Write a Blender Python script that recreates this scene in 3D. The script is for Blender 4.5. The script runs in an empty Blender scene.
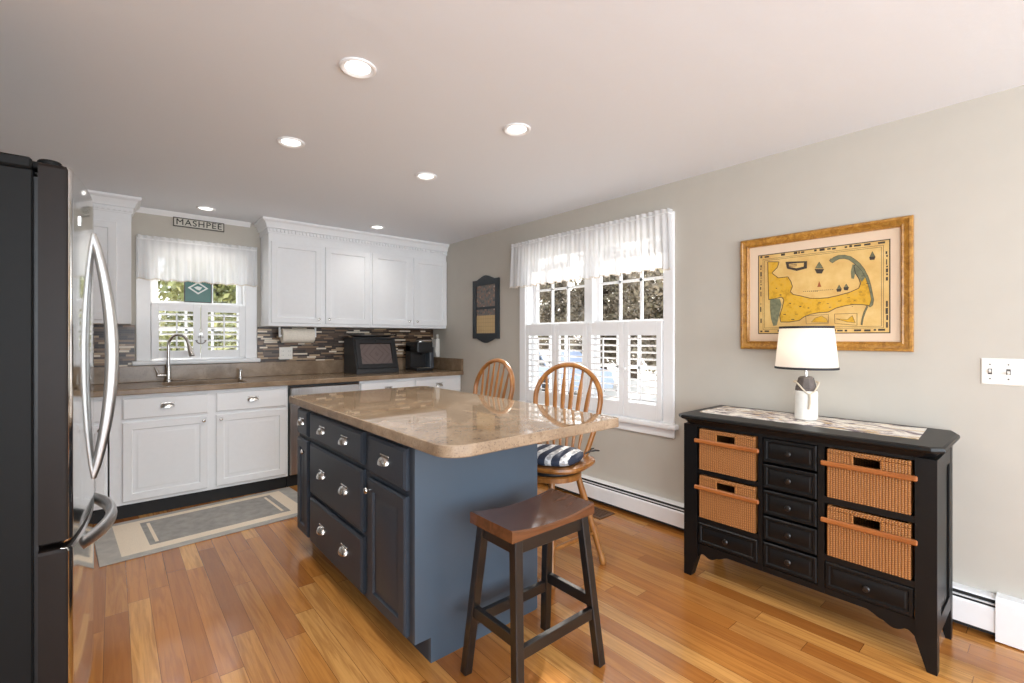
import bpy, bmesh, math, random
from mathutils import Vector, Matrix
random.seed(7)
S = bpy.context.scene
COL = S.collection
PI = math.pi

# ---------------------------------------------------------------- camera, world, sun, exposure
CAM = (-2.8766, -4.8224, 1.271)
cam_data = bpy.data.cameras.new('camera')
cam_data.sensor_width = 36.0
cam_data.lens = 469.78 / 1024 * 36
cam_data.shift_y = -3.71 / 1024
cam_data.clip_start = 0.05
cam = bpy.data.objects.new('camera', cam_data)
COL.objects.link(cam)
cam.location = CAM
cam.rotation_euler = (PI / 2, 0, -math.radians(40.365))
S.camera = cam

SUN_DIR = Vector((1, .5, .9)).normalized()      # towards the sun
world = bpy.data.worlds.new('world')
S.world = world
world.use_nodes = True
wn = world.node_tree
sky = wn.nodes.new('ShaderNodeTexSky')
sky.sky_type = 'NISHITA'
sky.sun_disc = False
sky.sun_elevation = math.asin(SUN_DIR.z)
sky.sun_rotation = math.atan2(SUN_DIR.x, SUN_DIR.y)
sky.dust_density = 3.0
mixc = wn.nodes.new('ShaderNodeMixRGB')
mixc.inputs[0].default_value = .55
mixc.inputs[2].default_value = (6.5, 6.9, 7.4, 1)
wn.links.new(sky.outputs[0], mixc.inputs[1])
wn.links.new(mixc.outputs[0], wn.nodes['Background'].inputs[0])
wn.nodes['Background'].inputs[1].default_value = .30

def light(name, kind, loc, target, energy, color=(1, 1, 1), **kw):
    d = bpy.data.lights.new(name, kind)
    d.energy = energy
    d.color = color
    for k, v in kw.items():
        setattr(d, k, v)
    o = bpy.data.objects.new(name, d)
    COL.objects.link(o)
    o.location = loc
    dr = Vector(target) - Vector(loc)
    o.rotation_euler = dr.to_track_quat('-Z', 'Y').to_euler()
    return o

light('sun', 'SUN', (6, 3, 6), tuple(Vector((6, 3, 6)) - SUN_DIR), 6.0, (1, .94, .84), angle=math.radians(.55))
# added fill lights in unseen windows behind the camera, aimed up at the ceiling
light('rear_fill_light', 'AREA', (-1.6, -7.95, 1.3), (-1.6, -2.6, 3.6), 92, (.85, .925, 1), shape='RECTANGLE', size=3.0, size_y=1.9)
light('side_fill_light', 'AREA', (-3.72, -6.3, 1.35), (-1.2, -4.9, 2.6), 62, (.85, .925, 1), shape='RECTANGLE', size=2.2, size_y=1.7)

S.view_settings.view_transform = 'Standard'
S.view_settings.look = 'None'
S.view_settings.gamma = 1
S.view_settings.use_curve_mapping = False
S.view_settings.exposure = 0.66
S.cycles.max_bounces = 10
S.cycles.diffuse_bounces = 5
S.cycles.glossy_bounces = 4
S.cycles.transparent_max_bounces = 16
S.cycles.caustics_reflective = False
S.cycles.caustics_refractive = False
S.cycles.sample_clamp_indirect = 6
S.cycles.use_denoising = True

# ---------------------------------------------------------------- mesh helpers
def FR(o, u, v, n):
    o, u, v, n = Vector(o), Vector(u), Vector(v), Vector(n)
    return lambda a, b, c=0: o + u * a + v * b + n * c
W = FR((0, 0, 0), (1, 0, 0), (0, 1, 0), (0, 0, 1))
def back_frame(y):      # faces -Y: u = +X, v = Z, depth towards the room
    return FR((0, y, 0), (1, 0, 0), (0, 0, 1), (0, -1, 0))
def side_frame(x):      # faces -X: u = -Y, v = Z
    return FR((x, 0, 0), (0, -1, 0), (0, 0, 1), (-1, 0, 0))

class MB:
    def __init__(self):
        self.bm = bmesh.new()
        self.mi = 0
    def face(self, vs):
        try:
            f = self.bm.faces.new(vs)
            f.material_index = self.mi
            return f
        except ValueError:
            return None
    def box(self, a0, a1, b0, b1, c0, c1, bev=0, fr=W, seg=1):
        a0, a1 = min(a0, a1), max(a0, a1)
        b0, b1 = min(b0, b1), max(b0, b1)
        c0, c1 = min(c0, c1), max(c0, c1)
        P = [self.bm.verts.new(fr(a, b, c)) for c in (c0, c1) for b in (b0, b1) for a in (a0, a1)]
        q = [(0, 2, 3, 1), (4, 5, 7, 6), (0, 1, 5, 4), (2, 6, 7, 3), (0, 4, 6, 2), (1, 3, 7, 5)]
        fs = [self.face([P[i] for i in t]) for t in q]
        if bev:
            es = list({e for f in fs for e in f.edges})
            r = bmesh.ops.bevel(self.bm, geom=es, offset=bev, segments=seg, profile=.5, affect='EDGES')
            for f in r['faces']:
                f.material_index = self.mi
        return self
    def loops(self, rings, cap0=True, cap1=True, closed=True):
        R = [[self.bm.verts.new(p) for p in r] for r in rings]
        n = len(R[0])
        for i in range(len(R) - 1):
            for k in range(n if closed else n - 1):
                self.face([R[i][k], R[i][(k + 1) % n], R[i + 1][(k + 1) % n], R[i + 1][k]])
        if cap0: self.face(R[0][::-1])
        if cap1: self.face(R[-1])
        return self
    def panel(self, fr, u0, u1, v0, v1, prof, cap1=True, cap0=True):
        rings = []
        for ins, d in prof:
            rings.append([fr(u0 + ins, v0 + ins, d), fr(u1 - ins, v0 + ins, d), fr(u1 - ins, v1 - ins, d), fr(u0 + ins, v1 - ins, d)])
        return self.loops(rings, cap0=cap0, cap1=cap1)
    def ring(self, fr, u0, u1, v0, v1, prof):      # closed frame (picture frame, casing): prof is a closed section
        rings = [[fr(u0 + i, v0 + i, d), fr(u1 - i, v0 + i, d), fr(u1 - i, v1 - i, d), fr(u0 + i, v1 - i, d)] for i, d in prof]
        return self.loops(rings + [rings[0]], cap0=False, cap1=False)
    def cyl(self, p0, p1, r0, r1=None, n=14):
        return self.tube([p0, p1], [r0, r0 if r1 is None else r1], n)
    def tube(self, path, r, n=10, flat=None, up=None, closed=False):
        path = [Vector(p) for p in path]
        m = len(path)
        if not isinstance(r, (list, tuple)): r = [r] * m
        rings = []
        prev = None
        for i, p in enumerate(path):
            if closed:
                t = path[(i + 1) % m] - path[i - 1]
            else:
                t = path[min(i + 1, m - 1)] - path[max(i - 1, 0)]
            t.normalize()
            ref = Vector(up) if up else (prev if prev else (Vector((0, 0, 1)) if abs(t.z) < .9 else Vector((1, 0, 0))))
            a = ref - t * ref.dot(t)
            if a.length < 1e-5: a = t.orthogonal()
            a.normalize()
            b = t.cross(a)
            prev = a
            ra = r[i]
            if isinstance(ra, tuple): rx, ry = ra
            else: rx, ry = ra, ra * (flat or 1)
            rings.append([p + a * (math.cos(2 * PI * k / n) * rx) + b * (math.sin(2 * PI * k / n) * ry) for k in range(n)])
        if closed:
            return self.loops(rings + [rings[0]], False, False)
        return self.loops(rings)
    def bar(self, p0, p1, w, h, w1=None, h1=None, up=(0, 0, 1), bev=0):
        p0, p1 = Vector(p0), Vector(p1)
        t = (p1 - p0).normalized()
        a = Vector(up) - t * Vector(up).dot(t)
        a.normalize()
        b = t.cross(a)
        w1 = w if w1 is None else w1
        h1 = h if h1 is None else h1
        def rect(p, w, h):
            if not bev:
                return [p - b * w / 2 - a * h / 2, p + b * w / 2 - a * h / 2, p + b * w / 2 + a * h / 2, p - b * w / 2 + a * h / 2]
            k = bev
            q = [(-w/2+k, -h/2), (w/2-k, -h/2), (w/2, -h/2+k), (w/2, h/2-k), (w/2-k, h/2), (-w/2+k, h/2), (-w/2, h/2-k), (-w/2, -h/2+k)]
            return [p + b * x + a * y for x, y in q]
        return self.loops([rect(p0, w, h), rect(p1, w1, h1)])
    def lathe(self, o, prof, n=24, axis=(0, 0, 1), cap0=True, cap1=True):
        o, ax = Vector(o), Vector(axis).normalized()
        a = ax.orthogonal().normalized()
        if abs(ax.z) > .99: a = Vector((1, 0, 0))
        b = ax.cross(a)
        rings = [[o + ax * z + (a * math.cos(2 * PI * k / n) + b * math.sin(2 * PI * k / n)) * max(r, 1e-4) for k in range(n)] for r, z in prof]
        return self.loops(rings, cap0, cap1)
    def prism(self, pts, fr, d0, d1, ins=0):
        if ins:
            c = (sum(p[0] for p in pts) / len(pts), sum(p[1] for p in pts) / len(pts))
        r = [[fr(a, b, d0) for a, b in pts], [fr(a, b, d1) for a, b in pts]]
        R = [[self.bm.verts.new(p) for p in q] for q in r]
        n = len(pts)
        for k in range(n):
            self.face([R[0][k], R[0][(k + 1) % n], R[1][(k + 1) % n], R[1][k]])
        self.face(R[0][::-1]); self.face(R[1])
        return self
    def poly(self, pts, fr, d):
        self.face([self.bm.verts.new(fr(a, b, d)) for a, b in pts])
        return self
    def sphere(self, c, r, sc=(1, 1, 1), sub=2):
        m = Matrix.Translation(c) @ Matrix.Diagonal((*sc, 1))
        res = bmesh.ops.create_icosphere(self.bm, subdivisions=sub, radius=r, matrix=m)
        for f in {f for v in res['verts'] for f in v.link_faces}: f.material_index = self.mi
        return self
    def build(self, name, mats, parent=None, shift=True, recalc=True, sharp=32):
        bm = self.bm
        if recalc: bmesh.ops.recalc_face_normals(bm, faces=bm.faces)
        lim = math.radians(sharp)
        for f in bm.faces: f.smooth = True
        for e in bm.edges:
            if len(e.link_faces) != 2: e.smooth = False; continue
            an = e.calc_face_angle(PI)
            a0, a1 = e.link_faces[0].calc_area(), e.link_faces[1].calc_area()
            e.smooth = an < lim and not (an > .03 and max(a0, a1) > 12 * min(a0, a1))
        if parent is not None:
            org = root_loc(parent)
            loc = Vector((0, 0, 0))
        elif shift and bm.verts:
            xs = [v.co for v in bm.verts]
            org = Vector(((min(v.x for v in xs) + max(v.x for v in xs)) / 2, (min(v.y for v in xs) + max(v.y for v in xs)) / 2, min(v.z for v in xs)))
            loc = org
        else:
            org = loc = Vector((0, 0, 0))
        for v in bm.verts: v.co -= org
        me = bpy.data.meshes.new(name)
        bm.to_mesh(me); bm.free()
        if not isinstance(mats, (list, tuple)): mats = [mats]
        for m in mats: me.materials.append(m)
        o = bpy.data.objects.new(name, me)
        COL.objects.link(o)
        o.location = loc
        if parent is not None: o.parent = parent
        return o

def root_loc(o):
    while o.parent: o = o.parent
    return Vector(o.location)
def thing(name, label, cat, loc=(0, 0, 0), group=None, kind=None):
    o = bpy.data.objects.new(name, None)
    o.empty_display_size = .05
    COL.objects.link(o)
    o.location = loc
    return tag(o, label, cat, group, kind)
def tag(o, label=None, cat=None, group=None, kind=None):
    if label: o['label'] = label
    if cat: o['category'] = cat
    if group: o['group'] = group
    if kind: o['kind'] = kind
    return o
def struct(o, label, cat):
    return tag(o, label, cat, kind='structure')
def copy_tree(o, parent=None):
    c = o.copy(); COL.objects.link(c)
    if parent is not None: c.parent = parent
    for ch in list(o.children): copy_tree(ch, c)
    return c

# ---------------------------------------------------------------- materials
class NT:
    def __init__(self, name):
        self.m = bpy.data.materials.new(name)
        self.m.use_nodes = True
        self.t = self.m.node_tree
        self.b = self.t.nodes['Principled BSDF']
        self.out = self.t.nodes['Material Output']
    def n(self, ty, **kw):
        nd = self.t.nodes.new(ty)
        for k, v in kw.items():
            if isinstance(k, str) and hasattr(nd, k): setattr(nd, k, v)
        return nd
    def l(self, a, b): self.t.links.new(a, b)
    def val(self, sock, v):
        if hasattr(v, 'is_output') or hasattr(v, 'links'): self.l(v, sock)
        else: sock.default_value = v
    def math(self, op, a, b=None, c=None):
        nd = self.n('ShaderNodeMath', operation=op)
        self.val(nd.inputs[0], a)
        if b is not None: self.val(nd.inputs[1], b)
        if c is not None: self.val(nd.inputs[2], c)
        return nd.outputs[0]
    def obj(self):
        return self.n('ShaderNodeTexCoord').outputs['Object']
    def geo(self):
        return self.n('ShaderNodeNewGeometry').outputs['Position']
    def sep(self, v):
        nd = self.n('ShaderNodeSeparateXYZ'); self.l(v, nd.inputs[0]); return nd.outputs
    def comb(self, x, y, z):
        nd = self.n('ShaderNodeCombineXYZ')
        for s, q in zip(nd.inputs, (x, y, z)): self.val(s, q)
        return nd.outputs[0]
    def mapping(self, v, scale=(1, 1, 1), rot=(0, 0, 0), loc=(0, 0, 0)):
        nd = self.n('ShaderNodeMapping'); self.l(v, nd.inputs[0])
        nd.inputs['Scale'].default_value = scale; nd.inputs['Rotation'].default_value = rot; nd.inputs['Location'].default_value = loc
        return nd.outputs[0]
    def noise(self, v, scale, detail=3, rough=.5, dist=0):
        nd = self.n('ShaderNodeTexNoise'); self.l(v, nd.inputs['Vector'])
        nd.inputs['Scale'].default_value = scale; nd.inputs['Detail'].default_value = detail
        nd.inputs['Roughness'].default_value = rough; nd.inputs['Distortion'].default_value = dist
        return nd.outputs['Fac']
    def white(self, v):
        nd = self.n('ShaderNodeTexWhiteNoise', noise_dimensions='3D'); self.l(v, nd.inputs['Vector']); return nd.outputs['Value']
    def ramp(self, f, stops, interp='LINEAR'):
        nd = self.n('ShaderNodeValToRGB'); self.l(f, nd.inputs[0])
        cr = nd.color_ramp; cr.interpolation = interp
        while len(cr.elements) < len(stops): cr.elements.new(.5)
        for e, (p, c) in zip(cr.elements, stops):
            e.position = p; e.color = (*c, 1)
        return nd.outputs[0]
    def mix(self, f, a, b, mode='MIX'):
        nd = self.n('ShaderNodeMixRGB', blend_type=mode)
        self.val(nd.inputs[0], f)
        for s, q in ((nd.inputs[1], a), (nd.inputs[2], b)):
            if isinstance(q, tuple): s.default_value = (*q, 1)
            else: self.l(q, s)
        return nd.outputs[0]
    def bump(self, h, strength=.2, dist=.01):
        nd = self.n('ShaderNodeBump'); self.l(h, nd.inputs['Height'])
        nd.inputs['Strength'].default_value = strength; nd.inputs['Distance'].default_value = dist
        self.l(nd.outputs[0], self.b.inputs['Normal'])
    def base(self, c):
        if isinstance(c, tuple): self.b.inputs['Base Color'].default_value = (*c, 1)
        else: self.l(c, self.b.inputs['Base Color'])
    def set(self, rough=.5, metal=0, coat=0, spec=.5):
        self.b.inputs['Roughness'].default_value = rough
        self.b.inputs['Metallic'].default_value = metal
        self.b.inputs['Coat Weight'].default_value = coat
        self.b.inputs['Coat Roughness'].default_value = .08
        self.b.inputs['Specular IOR Level'].default_value = spec
        return self.m
def srgb(r, g, b):
    f = lambda c: (c / 255 / 12.92) if c / 255 <= .04045 else ((c / 255 + .055) / 1.055) ** 2.4
    return (f(r), f(g), f(b))
def plain(name, c, rough=.5, metal=0, coat=0, var=.06, scale=30, bump=0, spec=.5):
    k = NT(name)
    nz = k.noise(k.obj(), scale, 3)
    lo = tuple(max(0, x * (1 - var)) for x in c); hi = tuple(min(1, x * (1 + var)) for x in c)
    k.base(k.ramp(nz, [(.3, lo), (.7, hi)]))
    if bump: k.bump(nz, bump, .004)
    return k.set(rough, metal, coat, spec)
def emit(name, c, s):
    k = NT(name)
    k.base(c); k.b.inputs['Emission Color'].default_value = (*c, 1); k.b.inputs['Emission Strength'].default_value = s
    return k.set(.4)

M = {}
M['wall'] = plain('wall_paint', srgb(189, 183, 172), .75, var=.015, scale=8, bump=.03)
k = NT('ceiling_plaster'); v = k.obj()
k.base(srgb(230, 234, 239)); k.bump(k.noise(k.mapping(v, (1, 1.7, 1)), 5, 5, .62), .12, .02); M['ceiling'] = k.set(.85)
M['white'] = plain('white_cabinet_paint', srgb(234, 235, 236), .5, var=.01, spec=.3)
M['trim'] = plain('white_trim_paint', srgb(238, 238, 238), .38, var=.01)
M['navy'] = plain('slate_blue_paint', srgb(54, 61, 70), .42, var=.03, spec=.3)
M['navy_lit'] = plain('slate_blue_paint_lit', srgb(68, 81, 94), .45, var=.05, scale=4)  # island paint made lighter and bluer: blue light on the end put into colour
M['black'] = plain('black_plastic', (.012, .012, .013), .4)
M['toekick'] = plain('black_toe_kick', (.008, .008, .008), .6)
M['steel'] = plain('stainless_steel', (.72, .72, .715), .09, 1, var=.03)
k = NT('brushed_steel'); v = k.obj()
nz = k.noise(k.mapping(v, (300, 300, 2)), 1, 2)
k.base(k.ramp(nz, [(.3, (.5, .495, .49)), (.7, (.62, .615, .61))])); M['brushed'] = k.set(.32, 1)
M['handle_steel'] = plain('satin_handle_steel', (.42, .415, .41), .34, 1, var=.03)
M['nickel'] = plain('satin_nickel', (.66, .64, .61), .24, 1, var=.03)
M['chrome'] = plain('chrome', (.8, .8, .8), .08, 1, var=.01)
M['fridge_side'] = plain('charcoal_fridge_paint', srgb(26, 26, 26), .5, spec=.15, var=.03)
M['door_side'] = plain('dark_door_edge', srgb(36, 30, 27), .4, spec=.15, var=.03)

# oak strip floor, boards along Y
k = NT('oak_floor'); v = k.obj(); x, y, z = k.sep(v)
bw = .083
bi = k.math('FLOOR', k.math('DIVIDE', x, bw))
off = k.math('MULTIPLY', k.white(k.comb(bi, 3.3, .7)), 3.0)
yy = k.math('DIVIDE', k.math('ADD', y, off), 1.05)
pi_ = k.math('FLOOR', yy)
rnd = k.white(k.comb(bi, pi_, 1.9)); rnd2 = k.white(k.comb(pi_, bi, 7.7))
gv = k.comb(k.math('ADD', k.math('MULTIPLY', x, 34), k.math('MULTIPLY', rnd, 50)), k.math('ADD', k.math('MULTIPLY', y, 1.9), k.math('MULTIPLY', rnd2, 40)), 0)
grain = k.noise(gv, 1, 5, .6, 1.2)
fine = k.noise(k.comb(k.math('MULTIPLY', x, 300), k.math('MULTIPLY', y, 6), rnd), 1, 2)
basec = k.ramp(rnd, [(0, srgb(162, 100, 44)), (.25, srgb(188, 122, 56)), (.6, srgb(203, 138, 66)), (.85, srgb(224, 168, 96)), (1, srgb(174, 108, 47))])
c2 = k.mix(k.math('MULTIPLY', k.ramp(grain, [(.42, (0, 0, 0)), (.62, (1, 1, 1))]), .5), basec, srgb(140, 82, 36))
c3 = k.mix(k.math('MULTIPLY', fine, .22), c2, srgb(120, 70, 34))
fx = k.math('FRACT', k.math('DIVIDE', x, bw)); fy = k.math('FRACT', yy)
gap = k.math('MAXIMUM', k.math('LESS_THAN', fx, .022), k.math('LESS_THAN', fy, .0022))
c4 = k.mix(k.math('MULTIPLY', gap, .75), c3, srgb(70, 36, 14))
k.base(c4)
k.bump(k.math('SUBTRACT', k.math('MULTIPLY', grain, .15), gap), .12, .003)
M['floor'] = k.set(.2, 0, .25, .5)

# granite
k = NT('brown_granite'); v = k.obj()
n1 = k.noise(v, 6, 4, .6, .6); n2 = k.noise(v, 160, 3, .7); n3 = k.noise(v, 45, 3, .6)
c = k.ramp(n1, [(.3, srgb(134, 112, 90)), (.5, srgb(152, 130, 106)), (.7, srgb(172, 150, 126))])
c = k.mix(k.ramp(n3, [(.55, (0, 0, 0)), (.72, (.55, .55, .55))]), c, srgb(108, 84, 64))
c = k.mix(k.ramp(n2, [(.55, (0, 0, 0)), (.68, (.7, .7, .7))]), c, srgb(84, 64, 50))
c = k.mix(k.ramp(k.noise(v, 110, 2, .6), [(.62, (0, 0, 0)), (.74, (.5, .5, .5))]), c, srgb(196, 178, 156))
k.base(c); M['granite'] = k.set(.035, 0, 0, .75)
M['granite_edge'] = M['granite'].copy(); M['granite_edge'].name = 'brown_granite_honed_edge'
M['granite_edge'].node_tree.nodes['Principled BSDF'].inputs['Roughness'].default_value = .4
M['granite_edge'].node_tree.nodes['Principled BSDF'].inputs['Specular IOR Level'].default_value = .3

k2 = k
k = NT('brown_granite_worktop'); v = k.obj()
n1 = k.noise(v, 6, 4, .6, .6); n2 = k.noise(v, 160, 3, .7)
c = k.ramp(n1, [(.3, srgb(124, 102, 80)), (.5, srgb(142, 120, 96)), (.7, srgb(160, 138, 114))])
c = k.mix(k.ramp(n2, [(.55, (0, 0, 0)), (.68, (.7, .7, .7))]), c, srgb(84, 64, 50))
k.base(c); M['granite_b'] = k.set(.2, 0, 0, .35)
# mosaic tile strips
k = NT('mosaic_tile'); v = k.obj(); x, y, z = k.sep(v)
rh = .0165
row = k.math('FLOOR', k.math('DIVIDE', z, rh))
rr = k.white(k.comb(row, 1.1, 2.2))
ln = k.math('ADD', .05, k.math('MULTIPLY', k.white(k.comb(row, 9.1, 4.2)), .09))
xs = k.math('DIVIDE', k.math('ADD', x, k.math('MULTIPLY', rr, 3)), ln)
ci = k.math('FLOOR', xs)
rc = k.white(k.comb(ci, row, 5.5))
c = k.ramp(rc, [(0, srgb(44, 30, 22)), (.22, srgb(78, 56, 40)), (.4, srgb(128, 100, 74)), (.52, srgb(54, 40, 31)), (.66, srgb(172, 146, 116)), (.8, srgb(222, 208, 188)), (.93, srgb(98, 80, 66))], 'CONSTANT')
fz = k.math('FRACT', k.math('DIVIDE', z, rh)); fx = k.math('FRACT', xs)
g = k.math('MAXIMUM', k.math('LESS_THAN', fz, .1), k.math('LESS_THAN', fx, .018))
k.base(k.mix(g, c, srgb(96, 80, 66)))
k.bump(k.math('SUBTRACT', 1, g), .2, .002); M['tile'] = k.set(.28, spec=.35)

def wood(name, c0, c1, c2, scale=(1, 1, 1), rough=.35, coat=.1, f=18):
    k = NT(name); v = k.mapping(k.obj(), scale)
    g = k.noise(v, f, 4, .6, 1.5)
    k.base(k.ramp(g, [(.28, c0), (.5, c1), (.72, c2)])); k.bump(g, .04, .002)
    return k.set(rough, 0, coat)
M['chair_oak'] = wood('honey_oak', srgb(114, 70, 28), srgb(144, 93, 43), srgb(166, 114, 58), (1, 1, .18))
M['stool_seat'] = wood('walnut_stool_seat', srgb(84, 50, 29), srgb(98, 60, 36), srgb(110, 69, 42), (.16, 1, .8), .26, .5, 26)
M['stool_leg'] = plain('espresso_black_wood', srgb(26, 22, 20), .32, coat=.2)
M['console'] = plain('black_painted_wood', srgb(10, 10, 11), .42, var=.12, scale=14, spec=.35)
M['console_dark'] = plain('black_cubby_lining', srgb(11, 11, 11), .6)
M['bar_wood'] = wood('warm_wood_rail', srgb(128, 68, 26), srgb(154, 88, 38), srgb(168, 102, 50), (1, .15, 1), .45)
M['vent_wood'] = wood('dark_wood_vent', srgb(70, 44, 24), srgb(90, 58, 32), srgb(104, 70, 40))
k = NT('wicker'); v = k.obj(); x, y, z = k.sep(v)
ub = k.math('ADD', y, x)
ph = k.math('MULTIPLY', k.math('FLOOR', k.math('DIVIDE', ub, .010)), PI)
wv = k.math('SINE', k.math('ADD', k.math('MULTIPLY', z, 2 * PI / .0085), ph))
wu = k.math('ABSOLUTE', k.math('SINE', k.math('MULTIPLY', ub, PI / .010)))
h = k.math('MULTIPLY', k.math('ADD', k.math('MULTIPLY', wv, .3), .7), k.math('POWER', wu, .7))
c = k.ramp(h, [(0, srgb(84, 46, 18)), (.4, srgb(142, 88, 38)), (1, srgb(188, 128, 66))])
c = k.mix(k.math('MULTIPLY', k.noise(v, 20, 3), .4), c, srgb(140, 84, 36))
k.base(c); k.bump(h, .7, .004); M['wicker'] = k.set(.55)

# sheer curtain
k = NT('sheer_curtain')
tr = k.n('ShaderNodeBsdfTransparent'); tl = k.n('ShaderNodeBsdfTranslucent'); df = k.n('ShaderNodeBsdfDiffuse')
for q in (tl, df): q.inputs['Color'].default_value = (.85, .85, .85, 1)
m1 = k.n('ShaderNodeMixShader'); m1.inputs[0].default_value = .64; k.l(tl.outputs[0], m1.inputs[1]); k.l(df.outputs[0], m1.inputs[2])
m2 = k.n('ShaderNodeMixShader'); m2.inputs[0].default_value = .88; k.l(tr.outputs[0], m2.inputs[1]); k.l(m1.outputs[0], m2.inputs[2])
k.l(m2.outputs[0], k.out.inputs[0]); M['sheer'] = k.m
M['lace'] = plain('lace_edging', srgb(214, 204, 188), .8, var=.2, scale=120)
# window glass: thin, straight through
k = NT('window_glass')
tr = k.n('ShaderNodeBsdfTransparent'); gl = k.n('ShaderNodeBsdfGlossy'); gl.inputs['Roughness'].default_value = .02
fr_ = k.n('ShaderNodeFresnel'); fr_.inputs[0].default_value = 1.25
bk = k.n('ShaderNodeNewGeometry').outputs['Backfacing']
m2 = k.n('ShaderNodeMixShader'); k.l(k.math('MULTIPLY', fr_.outputs[0], k.math('SUBTRACT', 1, bk)), m2.inputs[0]); k.l(tr.outputs[0], m2.inputs[1]); k.l(gl.outputs[0], m2.inputs[2])
k.l(m2.outputs[0], k.out.inputs[0]); M['glass'] = k.m
# lampshade
k = NT('lamp_shade_fabric')
tl = k.n('ShaderNodeBsdfTranslucent'); df = k.n('ShaderNodeBsdfDiffuse')
for q in (tl, df): q.inputs['Color'].default_value = (.84, .80, .75, 1)
m1 = k.n('ShaderNodeMixShader'); m1.inputs[0].default_value = .5; k.l(tl.outputs[0], m1.inputs[1]); k.l(df.outputs[0], m1.inputs[2])
k.l(m1.outputs[0], k.out.inputs[0]); M['shade'] = k.m
M['shade_rim'] = plain('black_shade_rim', srgb(34, 34, 38), .7)
M['ceramic'] = plain('white_lamp_ceramic', srgb(226, 224, 216), .5)
M['drift'] = plain('grey_weathered_wood', srgb(92, 84, 80), .7, var=.2)
M['rope'] = plain('pale_rope', srgb(196, 184, 164), .8)
M['bulb'] = emit('warm_bulb', (1, .86, .66), 6)
M['lens'] = emit('ceiling_light_lens', (1, .98, .95), 2.2)
M['gold'] = wood('gilded_frame', srgb(124, 82, 26), srgb(164, 114, 42), srgb(190, 142, 66), (1, 1, 1), .35, .1, 30)
M['mat_board'] = plain('cream_mat_board', srgb(218, 194, 168), .8, var=.01)
k = NT('antique_map_paper'); v = k.obj()
k.base(k.ramp(k.noise(v, 9, 4, .6), [(.3, srgb(198, 156, 88)), (.55, srgb(212, 176, 108)), (.75, srgb(222, 190, 128))])); M['paper'] = k.set(.6)
k = NT('map_land_yellow'); v = k.obj()
k.base(k.ramp(k.noise(v, 30, 4, .7), [(.3, srgb(166, 122, 22)), (.48, srgb(206, 158, 36)), (.7, srgb(200, 158, 66))])); M['land'] = k.set(.6)
M['ink'] = plain('map_ink', srgb(58, 48, 40), .6)
M['sea_grey'] = plain('map_grey_green', srgb(112, 112, 84), .6, var=.25, scale=60)
M['red_ink'] = plain('map_red_brown', srgb(150, 80, 40), .6)
M['cal_frame'] = plain('dark_slate_frame', srgb(44, 50, 54), .5)
k = NT('dark_snow_print'); v = k.obj()
k.base(k.ramp(k.noise(v, 26, 5, .7), [(.32, srgb(40, 42, 46)), (.48, srgb(112, 110, 104)), (.6, srgb(140, 96, 74)), (.68, srgb(200, 196, 186))])); M['cal_pic'] = k.set(.35)
k = NT('tan_calendar_page'); v = k.obj(); x, y, z = k.sep(v)
g = k.math('MAXIMUM', k.math('LESS_THAN', k.math('FRACT', k.math('MULTIPLY', y, 26)), .12), k.math('LESS_THAN', k.math('FRACT', k.math('MULTIPLY', z, 26)), .12))
k.base(k.mix(k.math('MULTIPLY', g, .3), srgb(200, 170, 122), srgb(120, 96, 66))); M['cal_page'] = k.set(.5)
k = NT('table_runner_print'); v = k.obj()
nz = k.noise(k.mapping(v, (13, 5, 1), (0, 0, .5)), 1, 5, .65, 2.2)
nz2 = k.noise(k.mapping(v, (9, 3.5, 1), (0, 0, .35), (3, 1, 0)), 1, 4, .6, 2)
c = k.ramp(nz, [(.40, srgb(110, 98, 106)), (.46, srgb(196, 186, 182)), (.52, srgb(238, 234, 226)), (.62, srgb(232, 226, 214)), (.68, srgb(168, 150, 140))])
c = k.mix(k.ramp(nz2, [(.56, (0, 0, 0)), (.62, (.8, .8, .8))]), c, srgb(206, 174, 112))
k.base(c); M['runner'] = k.set(.7)
# rug
k = NT('rug_grey_weave'); v = k.obj()
nz = k.noise(v, 220, 3, .7); nb = k.noise(v, 14, 4, .6)
k.base(k.mix(k.math('MULTIPLY', nz, .6), k.ramp(nb, [(.3, srgb(172, 168, 162)), (.7, srgb(202, 197, 188))]), srgb(156, 152, 147))); k.bump(nz, .5, .004); M['rug_grey'] = k.set(.95)
k = NT('rug_dark_weave'); v = k.obj()
nz = k.noise(v, 220, 3, .7); nb = k.noise(v, 14, 4, .6)
k.base(k.mix(k.math('MULTIPLY', nz, .6), k.ramp(nb, [(.3, srgb(150, 147, 142)), (.7, srgb(184, 179, 172))]), srgb(132, 130, 126))); k.bump(nz, .5, .004); M['rug_dark'] = k.set(.95)
M['rug_cream'] = plain('rug_cream_band', srgb(236, 220, 198), .95, var=.08, scale=200, bump=.4)
k = NT('sun_striped_cushion'); v = k.obj(); x, y, z = k.sep(v)  # pale stripes are sun between the chair spindles, put into the colour
s = k.math('LESS_THAN', k.math('FRACT', k.math('MULTIPLY', y, 13)), .45)
pt = k.math('GREATER_THAN', k.noise(v, 42, 1, .4), .5)
k.base(k.mix(k.math('MULTIPLY', s, k.math('ADD', .55, k.math('MULTIPLY', pt, .45))), srgb(40, 48, 66), srgb(212, 212, 212))); M['cushion'] = k.set(.85)
M['paper_white'] = plain('paper_towel', srgb(228, 220, 206), .9, bump=.2, scale=80)
M['plate'] = plain('white_plastic_plate', srgb(236, 232, 224), .35, var=.005)
M['slot'] = plain('dark_slot', srgb(70, 66, 62), .6)
M['radiator_dark'] = plain('radiator_dark_gap', (.01, .01, .01), .7)
k = NT('punched_metal_screen'); v = k.obj(); x, y, z = k.sep(v)
dd = k.math('ADD', k.math('ABSOLUTE', x), k.math('ABSOLUTE', z))
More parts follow.
